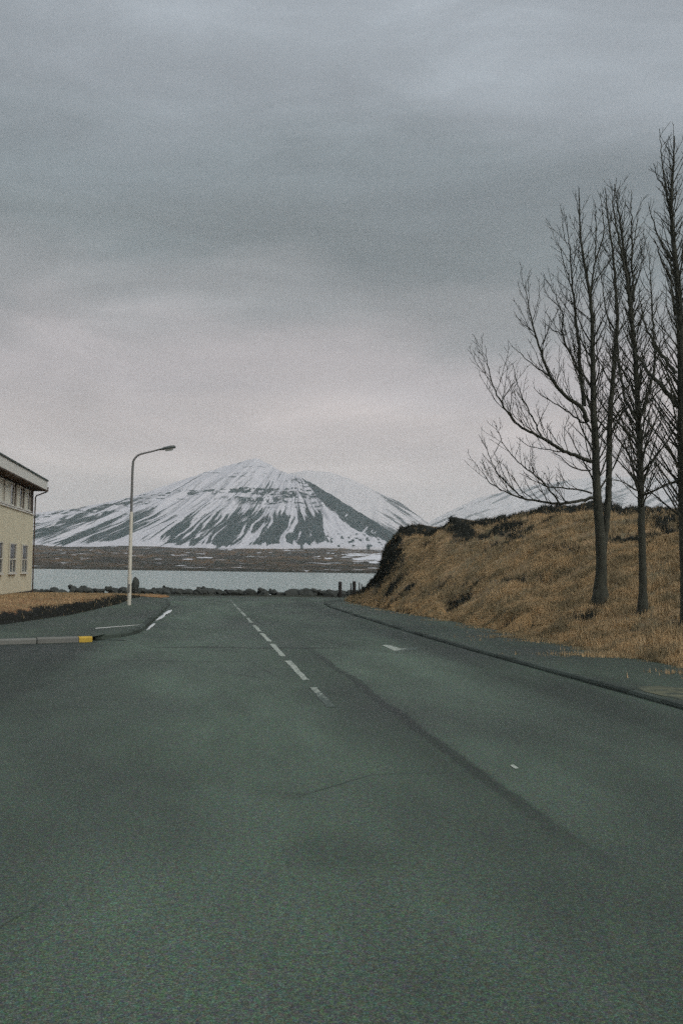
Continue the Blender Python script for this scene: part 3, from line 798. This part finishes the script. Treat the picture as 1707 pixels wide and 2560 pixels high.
def window(y0, y1, z0, z1, x, cols, kinds, transom=None, parent=house):
    """window on the road side: frame members proud of the wall, panes set back inside them"""
    fw = 0.055
    wn = box('window', (x - 0.02, x + 0.012, y0, y1, z0, z1), M_BROWN, parent)
    for bb in ((y0, y1, z0, z0 + fw), (y0, y1, z1 - fw, z1), (y0, y0 + fw, z0 + fw, z1 - fw), (y1 - fw, y1, z0 + fw, z1 - fw)):
        box('frame', (x + 0.014, x + 0.07, *bb), M_FRAME, wn)
    a, c = y0 + fw, y1 - fw
    zt = z1 - fw
    if transom:
        zt = z0 + fw + (z1 - z0) * transom
        box('transom', (x + 0.014, x + 0.06, a, c, zt, zt + fw), M_FRAME, wn)
        box('pane', (x + 0.016, x + 0.022, a, c, zt + fw, z1 - fw), M_GLASS, wn)
    n = len(kinds); wd = (c - a) / sum(cols); y = a
    for i, kd in enumerate(kinds):
        yb = y + cols[i] * wd
        box('pane', (x + 0.016, x + 0.024, y + (0.02 if i else 0), yb - (0.02 if i < n - 1 else 0), z0 + fw, zt), M_CURTAIN if kd else M_GLASS, wn)
        if i < n - 1:
            box('mullion', (x + 0.014, x + 0.055, yb - 0.019, yb + 0.019, z0 + fw, zt), M_FRAME, wn)
        y = yb
    box('sill', (x + 0.014, x + 0.12, y0 - 0.05, y1 + 0.05, z0 - 0.05, z0 - 0.002), M_FASCIA, wn)
for (ya, yb, kinds, cols) in ((-2.75, -1.05, (1, 0), (1.2, 0.8)), (-4.95, -3.35, (1, 0), (1.0, 0.7)), (-7.9, -5.6, (1, 0), (1.3, 0.7)), (-11.2, -8.2, (1, 0, 1), (1, 1, 1))):
    window(ya - 0.3, yb - 0.3, 3.93, 4.92, -0.03, cols, kinds)
for (ya, yb) in ((-2.85, -1.25), (-6.1, -4.45), (-9.3, -7.75), (-12.6, -11.0)):
    window(ya - 0.55, yb - 0.55, 0.98, 2.30, 0.0, (1, 1), (0, 0), 0.40)

# ------------------------------------------------------------------ street lamp
LB = on(323, 1512, PZ)
lamp = empty('street_lamp', (LB.x, LB.y, PZ - 0.02))
tag(lamp, 'tall street lamp with a cream post and curved arm beside the lawn', 'street lamp')
tube('post', [(np.array([(0, 0, -0.1), (0, 0, 1.2), (0, 0, 1.25), (0, 0, 3.95), (0, 0, 4.0)]), [0.088, 0.088, 0.078, 0.07, 0.052])], 14, M_LAMP, lamp)
tip = at(395, 1124, LB.y)
arm = [(0, 0, 3.9)]
topz = at(332, 1160, LB.y).z - PZ
dxh = tip.x - LB.x; tz = tip.z - PZ
arm += [(0, 0, topz - 0.3), (0.015, 0, topz)]
for a in np.linspace(15, 78, 6):
    arm.append((0.50 * (1 - math.cos(R(a))) + 0.0, 0, topz + 0.50 * math.sin(R(a)) - 0.02))
x1, z1 = arm[-1][0], arm[-1][2]
for f in (0.33, 0.66, 1.0):
    arm.append((x1 + (dxh - x1) * f, -0.02 * f, z1 + (tz - z1) * f))
arm = np.array(arm)
tube('arm', [(arm, np.linspace(0.055, 0.033, len(arm)))], 10, M_LAMPTOP, lamp)
head = empty('lamp_head_anchor')
bpy.data.objects.remove(head)
hs = [(-0.05, 0.035, 0.035, 0.0), (0.18, 0.09, 0.06, 0.0), (0.30, 0.13, 0.09, 0.01), (0.62, 0.14, 0.10, 0.015), (0.74, 0.12, 0.085, 0.015), (0.78, 0.06, 0.04, 0.01)]
V = []; nsd = 12
for x, wy, wz, oz in hs:
    for i in range(nsd):
        a = 2 * math.pi * i / nsd
        V.append((x, wy * math.cos(a), oz + wz * (math.sin(a) if math.sin(a) > 0 else 0.55 * math.sin(a))))
Fc = [(i * nsd + j, i * nsd + (j + 1) % nsd, (i + 1) * nsd + (j + 1) % nsd, (i + 1) * nsd + j) for i in range(len(hs) - 1) for j in range(nsd)]
Fc += [tuple(range(nsd))[::-1], tuple(range((len(hs) - 1) * nsd, len(hs) * nsd))]
hd = meshobj('lamp_head', V, Fc, M_LAMPHEAD, lamp, smooth=True)
hd.location = (dxh, -0.02, tz); hd.rotation_euler = (0, R(-9), 0)
V = [(0.30, -0.10, -0.03), (0.66, -0.10, -0.03), (0.66, 0.10, -0.03), (0.30, 0.10, -0.03), (0.34, -0.07, -0.10), (0.62, -0.07, -0.10), (0.62, 0.07, -0.10), (0.34, 0.07, -0.10)]
meshobj('lamp_glass', V, boxgeo(0, 1, 0, 1, 0, 1)[1], M_GLASSW, hd)
box('door_plate', (-0.04, 0.04, -0.112, -0.10, 0.55, 0.9), M_LAMPTOP, lamp)

# ------------------------------------------------------------------ shore boulders
random.seed(11)
def boulder_mesh(seed, tall=1.0):
    import bmesh
    r = random.Random(seed)
    bm = bmesh.new()
    bmesh.ops.create_icosphere(bm, subdivisions=3, radius=1.0)
    planes = [(Vector((r.gauss(0, 1), r.gauss(0, 1), r.gauss(0, 0.8))).normalized(), r.uniform(0.55, 0.9)) for _ in range(11)]
    for v_ in bm.verts:
        for n_, d_ in planes:
            q = v_.co.dot(n_)
            if q > d_:
                v_.co -= n_ * (q - d_)
        v_.co *= 1 + 0.05 * r.uniform(-1, 1)
        v_.co.z *= 0.78 * tall
    me = bpy.data.meshes.new('boulder'); bm.to_mesh(me); bm.free()
    me.materials.append(M_ROCK)
    return me
BM = [boulder_mesh(i) for i in range(8)]
def boulder(x, y, z, sx_, sy_, sz_, label='dark boulder in the long row of rocks along the shore', group='shore boulders', me=None):
    o = link(bpy.data.objects.new('boulder', me or random.choice(BM)))
    o.location = (x, y, z); o.scale = (sx_, sy_, sz_)
    o.rotation_euler = (random.uniform(-0.2, 0.2), random.uniform(-0.2, 0.2), random.uniform(0, 6.28))
    tag(o, label, 'boulder', group)
    return o
hump = [(178, 12), (208, 10), (275, 7), (318, 4), (385, 6), (412, 11), (505, 8), (515, 4), (640, 8), (668, 10), (750, 9), (775, 6), (815, 3)]
px = 60.0
while px < 935:
    wpx = random.choice((11, 14, 18, 24, 34)) * random.uniform(0.85, 1.15)
    extra = sum(h * math.exp(-((px - hx) / 12.0) ** 2) for hx, h in hump)
    y = 65.2 + random.uniform(-0.5, 0.8)
    base = 1473 + 0.0086 * px * 1.0 - extra * 0.8 + random.uniform(-2, 2) + (4 if px < 130 else 0)
    tp = at(px, base - 4, y)
    rr = wpx * 65 / F / 2 * 1.25
    hz = rr * random.uniform(0.8, 1.15) + extra * 65 / F * 0.25
    boulder(tp.x, y, tp.z - hz * 0.72, rr, rr * random.uniform(0.8, 1.2), hz)
    px += wpx * random.uniform(0.55, 0.85)
for i in range(46):          # a lower row in front, half buried
    px = random.uniform(70, 900)
    y = 64.0 + random.uniform(-0.6, 0.5)
    p = at(px, 1478, y)
    rr = random.uniform(0.18, 0.42)
    boulder(p.x, y, 0.02 + rr * 0.2, rr, rr, rr * 0.9, 'small half buried dark rock lying before the shore boulders', 'small rocks before the shore boulders')
p = at(337, 1463, 63.5)
tallm = boulder_mesh(41)
boulder(p.x, 63.5, 0.42, 0.30, 0.3, 0.86, 'tall upright dark rock standing behind the street lamp', 'shore boulders', tallm)

# ------------------------------------------------------------------ timber posts by the water
def post(px, top_py, y, r, label):
    P = at(px, top_py, y)
    z0 = -0.3
    h = P.z - z0
    pts = np.array([(0, 0, 0), (0.01, 0, h * 0.5), (0.0, 0.01, h * 0.96), (0, 0.01, h)])
    o = tube('mooring_post' if r > 0.1 else 'timber_stake', [(pts, [r * 1.06, r, r * 0.97, r * 0.8])], 9, M_POST)
    v_ = o.data
    o.location = (P.x, y, z0)
    # close the top
    import bmesh
    bm = bmesh.new(); bm.from_mesh(v_); bm.verts.ensure_lookup_table()
    bm.faces.new(bm.verts[-9:]); bm.to_mesh(v_); bm.free()
    tag(o, label, 'post', 'old timber posts by the water')
post(850, 1454, 62.8, 0.115, 'thick dark timber post standing alone among the shore rocks')
post(885, 1453, 62.9, 0.115, 'thick dark timber post flanked by thin stakes near the grassy bank')
for q, tpy in ((877, 1458), (898, 1456), (904, 1460)):
    post(q, tpy, 63.0, 0.035, 'thin timber stake beside a thick post near the grassy bank')

# ------------------------------------------------------------------ old snow in the gutter
def snow_patch(corners, seed):
    r = random.Random(seed)
    P = [on(a, b_, 0.0) for a, b_ in corners]
    c = sum((Vector((q.x, q.y, 0)) for q in P), Vector()) / len(P)
    n = 28
    V = [(0, 0, 0.02)]
    poly = [(q.x - c.x, q.y - c.y) for q in P]
    ring = []
    for i in range(n):
        f = i / n * len(poly); j = int(f); fr = f - j
        a = poly[j]; b2 = poly[(j + 1) % len(poly)]
        ring.append((a[0] * (1 - fr) + b2[0] * fr, a[1] * (1 - fr) + b2[1] * fr))
    for kf, z in ((0.55, 0.022), (0.85, 0.014), (1.0, 0.001)):
        for x, y in ring:
            j = kf * (1 + r.uniform(-0.18, 0.12)); V.append((x * j, y * j, z + r.uniform(0, 0.004) * (kf < 1)))
    Fc = [(0, 1 + i, 1 + (i + 1) % n) for i in range(n)]
    for q in range(2):
        Fc += [(1 + q * n + i, 1 + (q + 1) * n + i, 1 + (q + 1) * n + (i + 1) % n, 1 + q * n + (i + 1) % n) for i in range(n)]
    o = meshobj('snow_patch', V, Fc, M_SNOWP, None, smooth=True)
    o.location = (c.x, c.y, 0.003)
    tag(o, 'thin strip of old snow in the gutter of the curving dark kerb', 'snow', 'snow left in the gutter')
snow_patch([(402, 1544), (412, 1538), (428, 1531), (432, 1524), (420, 1527), (409, 1534)], 1)
snow_patch([(388, 1553), (398, 1550), (414, 1540), (410, 1537), (398, 1543)], 2)
snow_patch([(366, 1577), (374, 1573), (390, 1560), (386, 1558), (374, 1566)], 3)

# ------------------------------------------------------------------ bare trees
UP = np.array((0.0, 0.0, 1.0))
class Grow:
    def __init__(self, seed):
        self.r = random.Random(seed); self.n = np.random.default_rng(seed)
        self.limbs = []; self.twigs = []
    def branch(self, p, d, length, r0, level, upg=0.22, jit=0.13, store=None):
        """one curved branch with its own side shoots"""
        n = max(4, min(16, int(length / 0.16)))
        st = length / n
        pts = [np.array(p, float)]; d = np.array(d, float); d /= np.linalg.norm(d)
        for i in range(n):
            d = d + UP * upg * (0.55 if level < 2 else 1.0) * (st / 0.3) + self.n.normal(0, jit, 3) * np.array((1, 1, 0.7))
            d /= np.linalg.norm(d)
            pts.append(pts[-1] + d * st)
        pts = np.array(pts)
        rad = np.linspace(r0, max(0.0048, r0 * 0.22), n + 1)
        self.side(pts, rad, length, level)
        (self.limbs if r0 > 0.02 else self.twigs).append((pts, rad)) if store is None else store.append((pts, rad))
        return pts, rad
    def side(self, pts, rad, length, level, lo=0.18, dens=1.0):
        if level >= 4 or length < 0.22: return
        gap = (0.34, 0.20, 0.14, 0.11)[min(level, 3)] / dens
        cnt = int(length * (1 - lo) / gap)
        seg = np.linalg.norm(np.diff(pts, axis=0), axis=1); cum = np.concatenate([[0], np.cumsum(seg)])
        tot = cum[-1]
        for i in range(cnt):
            a = tot * (lo + (1 - lo) * (i + self.r.uniform(0.1, 0.9)) / max(1, cnt))
            if a > tot * 0.97: continue
            P = np.array([np.interp(a, cum, pts[:, j]) for j in range(3)])
            j = min(len(pts) - 2, int(np.searchsorted(cum, a) - 1)); j = max(j, 0)
            tan = pts[j + 1] - pts[j]; tan /= np.linalg.norm(tan) + 1e-9
            rr = np.interp(a, cum, rad)
            v_ = self.n.normal(0, 1, 3); v_ -= tan * (v_ @ tan); v_ /= np.linalg.norm(v_) + 1e-9
            if v_[2] < -0.1: v_[2] *= -0.6
            ang = R(self.r.uniform(28, 52))
            d = tan * math.cos(ang) + v_ * math.sin(ang)
            rem = 1 - a / tot
            ln = length * self.r.uniform(0.20, 0.42) * (0.45 + 0.75 * rem)
            ln = min(ln, (2.6, 1.3, 0.6, 0.3)[min(level, 3)])
            if ln < 0.10: continue
            r1 = max(0.006, min(rr * 0.6, 0.0045 + ln * 0.008))
            self.branch(P, d, ln, r1, level + 1, 0.26, 0.15)
    def guided(self, pxs, Y0, Y1, r0, r1, wob=0.012, level=1, dens=1.0, store=None):
        """a limb traced through picture points at its own depth"""
        c = np.array([at(x, y, Y0 + (Y1 - Y0) * i / (len(pxs) - 1)) for i, (x, y) in enumerate(pxs)])
        seg = np.concatenate([[0], np.cumsum(np.linalg.norm(np.diff(c, axis=0), axis=1))])
        n = max(8, int(seg[-1] / 0.12))
        q = np.linspace(0, seg[-1], n)
        # smooth interpolation
        P = np.stack([np.interp(q, seg, c[:, j]) for j in range(3)], 1)
        for _ in range(3):
            P[1:-1] = 0.25 * P[:-2] + 0.5 * P[1:-1] + 0.25 * P[2:]
        P[1:-1] += self.n.normal(0, wob, (n - 2, 3))
        rad = np.interp(q, [0, seg[-1]], [r0, r1])
        (self.limbs if store is None else store).append((P, rad))
        self.side(P, rad, seg[-1], level, 0.12, dens)
        return P, rad
    def whorl(self, P, rad, n, lmax, lo=0.2, hi=0.95, ang=(35, 60)):
        """limbs all round a stem, long low down and short towards the top"""
        seg = np.concatenate([[0], np.cumsum(np.linalg.norm(np.diff(P, axis=0), axis=1))]); tot = seg[-1]
        az = self.r.uniform(0, 6.28)
        for i in range(n):
            f = lo + (hi - lo) * (i + self.r.random()) / n
            a = f * tot
            b0 = np.array([np.interp(a, seg, P[:, j]) for j in range(3)])
            rr = np.interp(a, seg, rad)
            az += 2.4 + self.r.uniform(-0.5, 0.5)
            an = R(self.r.uniform(*ang) - 14 * f)
            d = np.array((math.cos(az) * math.sin(an), math.sin(az) * math.sin(an), math.cos(an)))
            ln = lmax * (1.05 - 0.86 * f) * self.r.uniform(0.7, 1.1)
            self.branch(b0, d, ln, min(rr * 0.45, 0.008 + ln * 0.009), 1, 0.10, 0.07)

def build_tree(G, name, stems, loc, label):
    root = empty(name, loc); tag(root, label, 'tree', 'bare trees on the grassy bank')
    off = np.array(loc)
    sh = lambda L_: [(p - off, r_) for p, r_ in L_]
    for st in stems:
        tube('trunk', sh([st]), 12, M_BARK, root)
    cr = tube('crown', sh(G.limbs), 6, M_BARK, root)
    v, f = tube_arrays(sh(G.twigs), 3)
    o = meshobj('twigs', v, f, M_TWIG, cr, smooth=True)
    o['kind'] = 'stuff'
    return root

def zp(x, y):           # points read off two enlarged crops of the photograph
    return (1180 + x / 2.975, 800 + y / 2.975)
def za(x, y):
    return (1180 + x / 2.975, 300 + y / 2.975)

# tree with a forked trunk, its low limbs sweeping out over the bank
Yt = 27.0
b0 = at(1500, 1512, Yt); z0 = bank_z(b0.x, b0.y)
T1 = Grow(5)
st = []
G1 = [(1499, 1530), (1500, 1470), (1503, 1400), (1499, 1330), (1493, 1264), (1489, 1170), (1487, 1100), (1482, 1035), (1482, 968), (1481, 900), (1480, 800), (1474, 737), (1460, 663), (1449, 586), (1446, 471)]
P, rd = T1.guided(G1, Yt, Yt - 0.2, 0.185, 0.012, 0.006, 9, 1.0, st)
st[0] = (P, np.interp(np.linspace(0, 1, len(P)), [0, 0.065, 0.12, 0.3, 0.6, 1], [0.30, 0.165, 0.14, 0.11, 0.066, 0.01]))
T1.whorl(st[0][0], st[0][1], 50, 2.9, 0.27, 0.97, (28, 52))
T1.whorl(st[0][0], st[0][1], 40, 1.5, 0.3, 0.98)
st2 = []
G2 = [(1504, 1400), (1512, 1330), (1519, 1262), (1521, 1170), (1524, 1040), (1530, 960), (1536, 880), (1543, 800), (1538, 720), (1530, 620), (1518, 540), (1512, 470), (1500, 482)]
P2, rd2 = T1.guided(G2[:-1], Yt, Yt + 0.7, 0.10, 0.01, 0.008, 9, 1.0, st2)
st2[0] = (P2, np.interp(np.linspace(0, 1, len(P2)), [0, 0.2, 0.6, 1], [0.095, 0.085, 0.052, 0.01]))
T1.whorl(st2[0][0], st2[0][1], 46, 2.4, 0.28, 0.97, (28, 52))
T1.whorl(st2[0][0], st2[0][1], 36, 1.4, 0.28, 0.98)
for pts, dY, r0 in (
    ([zp(900, 1322), zp(650, 1372), zp(400, 1340), zp(240, 1280), zp(110, 1200), zp(60, 1090)], -1.6, 0.045),
    ([zp(660, 1372), zp(540, 1222), zp(430, 1130), zp(300, 1020), zp(200, 870), zp(175, 780)], -1.2, 0.026),
    ([zp(400, 1340), zp(260, 1230), zp(150, 1080), zp(100, 930), zp(45, 850)], -0.6, 0.022),
    ([zp(885, 1055), zp(700, 985), zp(600, 930), zp(520, 880), zp(330, 780), zp(215, 630), zp(130, 430), zp(95, 190)], -0.9, 0.055),
    ([zp(700, 985), zp(550, 958), zp(410, 950), zp(345, 875)], -0.7, 0.018),
    ([zp(520, 875), zp(430, 700), zp(340, 500), zp(300, 320)], 0.5, 0.024),
    ([zp(870, 795), zp(640, 632), zp(500, 560), zp(455, 500)], 0.4, 0.028),
    ([zp(858, 760), zp(820, 640), zp(720, 600), zp(570, 420), zp(540, 300), za(500, 1700), za(440, 1500), za(420, 1350), za(370, 1190)], -0.5, 0.06),
    ([zp(570, 420), zp(440, 330), zp(290, 190)], 0.6, 0.02),
    ([za(450, 1570), za(370, 1520), za(322, 1450)], 0.2, 0.012),
    ([zp(880, 1120), zp(740, 1110), zp(640, 1000), zp(560, 960)], 0.9, 0.022),
    ([zp(890, 1290), zp(700, 1240), zp(540, 1250), zp(440, 1180), zp(350, 1140)], 0.8, 0.026),
    ([zp(830, 640), zp(810, 420), zp(790, 210), za(785, 1620), za(745, 1260), za(730, 1000), za(700, 720)], 0.3, 0.06),
    ([zp(825, 470), zp(730, 250), zp(660, 110), za(680, 1480), za(600, 1250), za(530, 1180)], 0.7, 0.036),
    ([za(690, 1600), za(590, 1560), za(520, 1490)], 0.3, 0.018),
    ([za(870, 1320), za(915, 1050), za(920, 800), za(915, 620)], 0.4, 0.032),
    ([za(915, 1050), za(985, 850), za(950, 540)], -0.4, 0.022),
    ([za(745, 1260), za(690, 1090), za(650, 940)], 0.3, 0.018)):
    T1.guided(pts, Yt - 0.1, Yt - 0.1 + dY, r0, 0.006, 0.012, 1, 1.15)
build_tree(T1, 'bare_tree', [st[0], st2[0]], (b0.x, b0.y, z0), 'bare tree with forked trunk and low limbs sweeping out over the bank')

# slimmer tree leaning a little
Yt = 24.5
b0 = at(1606, 1545, Yt); z0 = bank_z(b0.x, b0.y)
T2 = Grow(9)
st = []
G3 = [(1606, 1560), (1606, 1480), (1605, 1400), (1602, 1300), (1601, 1200), (1596, 1090), (1592, 990), (1588, 900), (1578, 800), (1574, 720), (1560, 640), (1550, 560), (1535, 460)]
P, rd = T2.guided(G3, Yt, Yt + 0.3, 0.1, 0.01, 0.006, 9, 1.0, st)
st[0] = (P, np.interp(np.linspace(0, 1, len(P)), [0, 0.07, 0.3, 0.6, 1], [0.19, 0.095, 0.08, 0.06, 0.01]))
T2.whorl(st[0][0], st[0][1], 100, 2.6, 0.25, 0.97, (28, 55))
T2.whorl(st[0][0], st[0][1], 80, 1.5, 0.25, 0.98)
for pts, dY, r0 in (
    ([zp(1250, 1290), zp(1150, 1220), zp(1040, 1180)], -0.9, 0.024), ([zp(1225, 900), zp(1120, 800), zp(1000, 690), zp(930, 560)], -0.8, 0.032),
    ([zp(1275, 1300), zp(1400, 1240), zp(1560, 1190)], -1.0, 0.03), ([zp(1260, 700), zp(1330, 480), zp(1360, 250), zp(1340, 40), za(1330, 1300), za(1310, 990)], 0.5, 0.045),
    ([za(1185, 1500), za(1150, 1180), za(1080, 850), za(1040, 620), za(1070, 430)], -0.4, 0.05), ([za(1200, 1350), za(1185, 1000), za(1180, 520)], 0.5, 0.035),
    ([za(1180, 1010), za(1215, 830), za(1228, 680)], 0.3, 0.016), ([zp(1250, 800), zp(1120, 560), zp(1090, 300), zp(1060, 60), za(1000, 1500), za(960, 1180), za(925, 1000)], 0.5, 0.04)):
    T2.guided(pts, Yt, Yt + dY, r0, 0.006, 0.012, 1, 1.1)
build_tree(T2, 'bare_tree', [st[0]], (b0.x, b0.y, z0), 'slim bare tree with a straight single stem on the bank')

# the tallest tree
Yt = 22.0
b0 = at(1722, 1565, Yt); z0 = bank_z(b0.x, b0.y)
T3 = Grow(21)
st = []
G4 = [(1722, 1575), (1718, 1450), (1712, 1300), (1708, 1150), (1705, 1000), (1702, 860), (1694, 720), (1682, 600), (1676, 500), (1682, 420), (1685, 340)]
P, rd = T3.guided(G4, Yt, Yt, 0.1, 0.01, 0.006, 9, 1.0, st)
st[0] = (P, np.interp(np.linspace(0, 1, len(P)), [0, 0.05, 0.3, 0.6, 1], [0.22, 0.17, 0.135, 0.085, 0.01]))
T3.whorl(st[0][0], st[0][1], 118, 2.8, 0.2, 0.97, (28, 55))
T3.whorl(st[0][0], st[0][1], 90, 1.6, 0.2, 0.98)
for pts, dY, r0 in (
    ([zp(1520, 640), zp(1400, 480), zp(1300, 380), zp(1210, 240), zp(1130, 90), za(1100, 1500)], 0.6, 0.06), ([zp(1510, 400), zp(1440, 300), zp(1300, 90), za(1260, 1450), za(1240, 1250)], 0.3, 0.045),
    ([zp(1540, 1190), zp(1400, 1240), zp(1300, 1290)], 0.6, 0.03), ([zp(1530, 900), zp(1450, 760), zp(1350, 650), zp(1310, 560)], 0.4, 0.03),
    ([za(1490, 1050), za(1410, 930), za(1340, 760), za(1310, 610)], 0.3, 0.028), ([za(1480, 740), za(1440, 520), za(1415, 400), za(1390, 65)], 0.3, 0.026),
    ([za(1440, 510), za(1360, 420), za(1345, 320)], -0.3, 0.014), ([za(1480, 1200), za(1390, 1000), za(1350, 880)], -0.5, 0.022)):
    T3.guided(pts, Yt, Yt + dY, r0, 0.006, 0.012, 1, 1.1)
build_tree(T3, 'bare_tree', [st[0]], (b0.x, b0.y, z0), 'tallest bare tree on the bank with a thick upright trunk')

# ------------------------------------------------------------------ dry grass
def tufts(name, P, hmin, hmax, mat, label, seed, nbl=3, lean=0.5):
    r = np.random.default_rng(seed)
    n = len(P)
    P = np.repeat(P, nbl, 0) + np.concatenate([r.normal(0, 0.035, (n * nbl, 2)), np.zeros((n * nbl, 1))], 1)
    h = r.uniform(hmin, hmax, n * nbl); az = r.uniform(0, 2 * np.pi, n * nbl); ln = r.uniform(0.1, lean, n * nbl) * h
    wd = r.uniform(0.006, 0.014, n * nbl)
    ax = np.stack([-np.sin(az), np.cos(az), 0 * az], 1) * wd[:, None]
    tip_ = P + np.stack([np.cos(az) * ln, np.sin(az) * ln, h], 1)
    base_ = P - np.array((0, 0, 0.03))
    V = np.stack([base_ - ax, base_ + ax, tip_], 1).reshape(-1, 3)
    o = meshobj(name, V, np.arange(len(V)).reshape(-1, 3), mat)
    return stuff(o, label, 'grass')
m, k, b = material('dry grass blades')
n1 = k.noise(k.co, 1.3, 4.0, 0.6); n2 = k.noise(k.co, 40.0, 1.0)
cc = k.mix(k.step(n1, 0.35, 0.65), (0.25, 0.21, 0.13, 1), (0.52, 0.38, 0.215, 1))
cc = k.mix(1.0, cc, k.ramp(n2, [(0.3, g(0.55)), (0.7, g(1.35))]), 'MULTIPLY')
k.put(b.inputs['Base Color'], cc); b.inputs['Roughness'].default_value = 0.9; b.inputs['Specular IOR Level'].default_value = 0.15
M_BLADE = m
def sample(Gd, n, seed, w=None):
    r = np.random.default_rng(seed)
    a, c = Gd.shape[0] - 1, Gd.shape[1] - 1
    area = np.linalg.norm(np.cross(Gd[1:, :-1] - Gd[:-1, :-1], Gd[:-1, 1:] - Gd[:-1, :-1]), axis=2)
    if w is not None: area = area * w[:-1, :-1]
    p = (area / area.sum()).ravel()
    ix = r.choice(a * c, n, p=p); i, j = ix // c, ix % c
    fu, fv = r.random(n)[:, None], r.random(n)[:, None]
    return (Gd[i, j] * (1 - fu) * (1 - fv) + Gd[i + 1, j] * fu * (1 - fv) + Gd[i, j + 1] * (1 - fu) * fv + Gd[i + 1, j + 1] * fu * fv)
near_w = np.clip(1 - rockm * 1.1, 0.03, 1) * (Sx < 1900) * (0.4 + 1.6 * sstep(fbm(HP[:, :, 0] / 1.1, HP[:, :, 1] / 1.1, 3), 0.4, 0.65))
near_w = near_w * (1.0 - 0.6 * sstep(HP[:, :, 1], 26, 45))
tufts('dry_grass', sample(HP, 70000, 2, near_w), 0.04, 0.15, M_BLADE, 'dry straw coloured winter grass covering the bank', 3)
vis = (LW[:, :, 0] > -26) * np.clip(1.1 - bankm, 0, 1)
clump = (Sx < 1800) * np.clip(1 - rockm, 0.1, 1) * sstep(fbm(HP[:, :, 0] / 0.8 + 31, HP[:, :, 1] / 0.8, 4, 0.6), 0.54, 0.66)
tufts('dry_grass', sample(HP, 5000, 22, clump), 0.10, 0.26, M_BLADE, 'taller tussocks of dry grass scattered over the bank', 23, 4, 0.9)
# grass creeping over the pavement edge, and weeds in the kerb joint
r_ = np.random.default_rng(12)
gl = np.array([uv(u, v) for u, v in ge[1:-2]])
f_ = r_.random(17000) ** 1.3 * (len(gl) - 1); i_ = f_.astype(int); q_ = (f_ - i_)[:, None]
ed = gl[i_] * (1 - q_) + gl[i_ + 1] * q_
creep = (fbm(ed[:, 0] / 0.9, ed[:, 1] / 0.9, 4, 0.6) - 0.40) * 2.6
ed = ed + RU[None, :] * (0.25 - np.abs(r_.normal(0, 1, len(ed))) * np.clip(creep, 0.05, 1))[:, None]
tufts('dry_grass', np.concatenate([ed, np.full((len(ed), 1), 0.045)], 1), 0.03, 0.11, M_BLADE, 'ragged dry grass creeping over the pavement below the bank', 13)
M_DARKG = plain('dark moss blades', (0.03, 0.034, 0.026), 0.95, 0.4, 5.0)
tufts('dark_heather', sample(LW, 9000, 8, (LW[:, :, 0] > -16) * bankm), 0.015, 0.06, M_DARKG, 'dark mossy growth on the low bank below the lawn', 9)
rim = np.clip(rockm - 0.35, 0, 1) * (Sx < 1800)
tufts('dark_heather', sample(HP, 16000, 14, rim), 0.05, 0.22, M_DARKG, 'dark heather along the rim and crags of the bank', 15)
tufts('dry_grass', sample(LW, 26000, 4, vis), 0.04, 0.12, M_BLADE, 'short rusty winter grass on the lawn by the house', 5)

# ------------------------------------------------------------------ air
m = bpy.data.materials.new('air'); m.use_nodes = True
t_ = m.node_tree; t_.nodes.clear()
pvn = t_.nodes.new('ShaderNodeVolumePrincipled')
pvn.inputs['Color'].default_value = (0.95, 0.97, 0.985, 1)
pvn.inputs['Density'].default_value = 5.6e-5
pvn.inputs['Anisotropy'].default_value = 0.2
on_ = t_.nodes.new('ShaderNodeOutputMaterial'); t_.links.new(pvn.outputs[0], on_.inputs['Volume'])
v, f = boxgeo(-24000, 24000, -400, 23000, SEA - 60, 1750)
hz = meshobj('haze', v, f, m)
hz['kind'] = 'stuff'; hz['label'] = 'thin pale air fading the far mountains'; hz['category'] = 'haze'
scene.cycles.volume_step_rate = 1.0
scene.cycles.volume_bounces = 1
scene.cycles.max_bounces = 6
scene.cycles.diffuse_bounces = 3
scene.cycles.use_denoising = False
scene.cycles.use_adaptive_sampling = True
scene.cycles.adaptive_threshold = 0.2
scene.cycles.adaptive_min_samples = 16
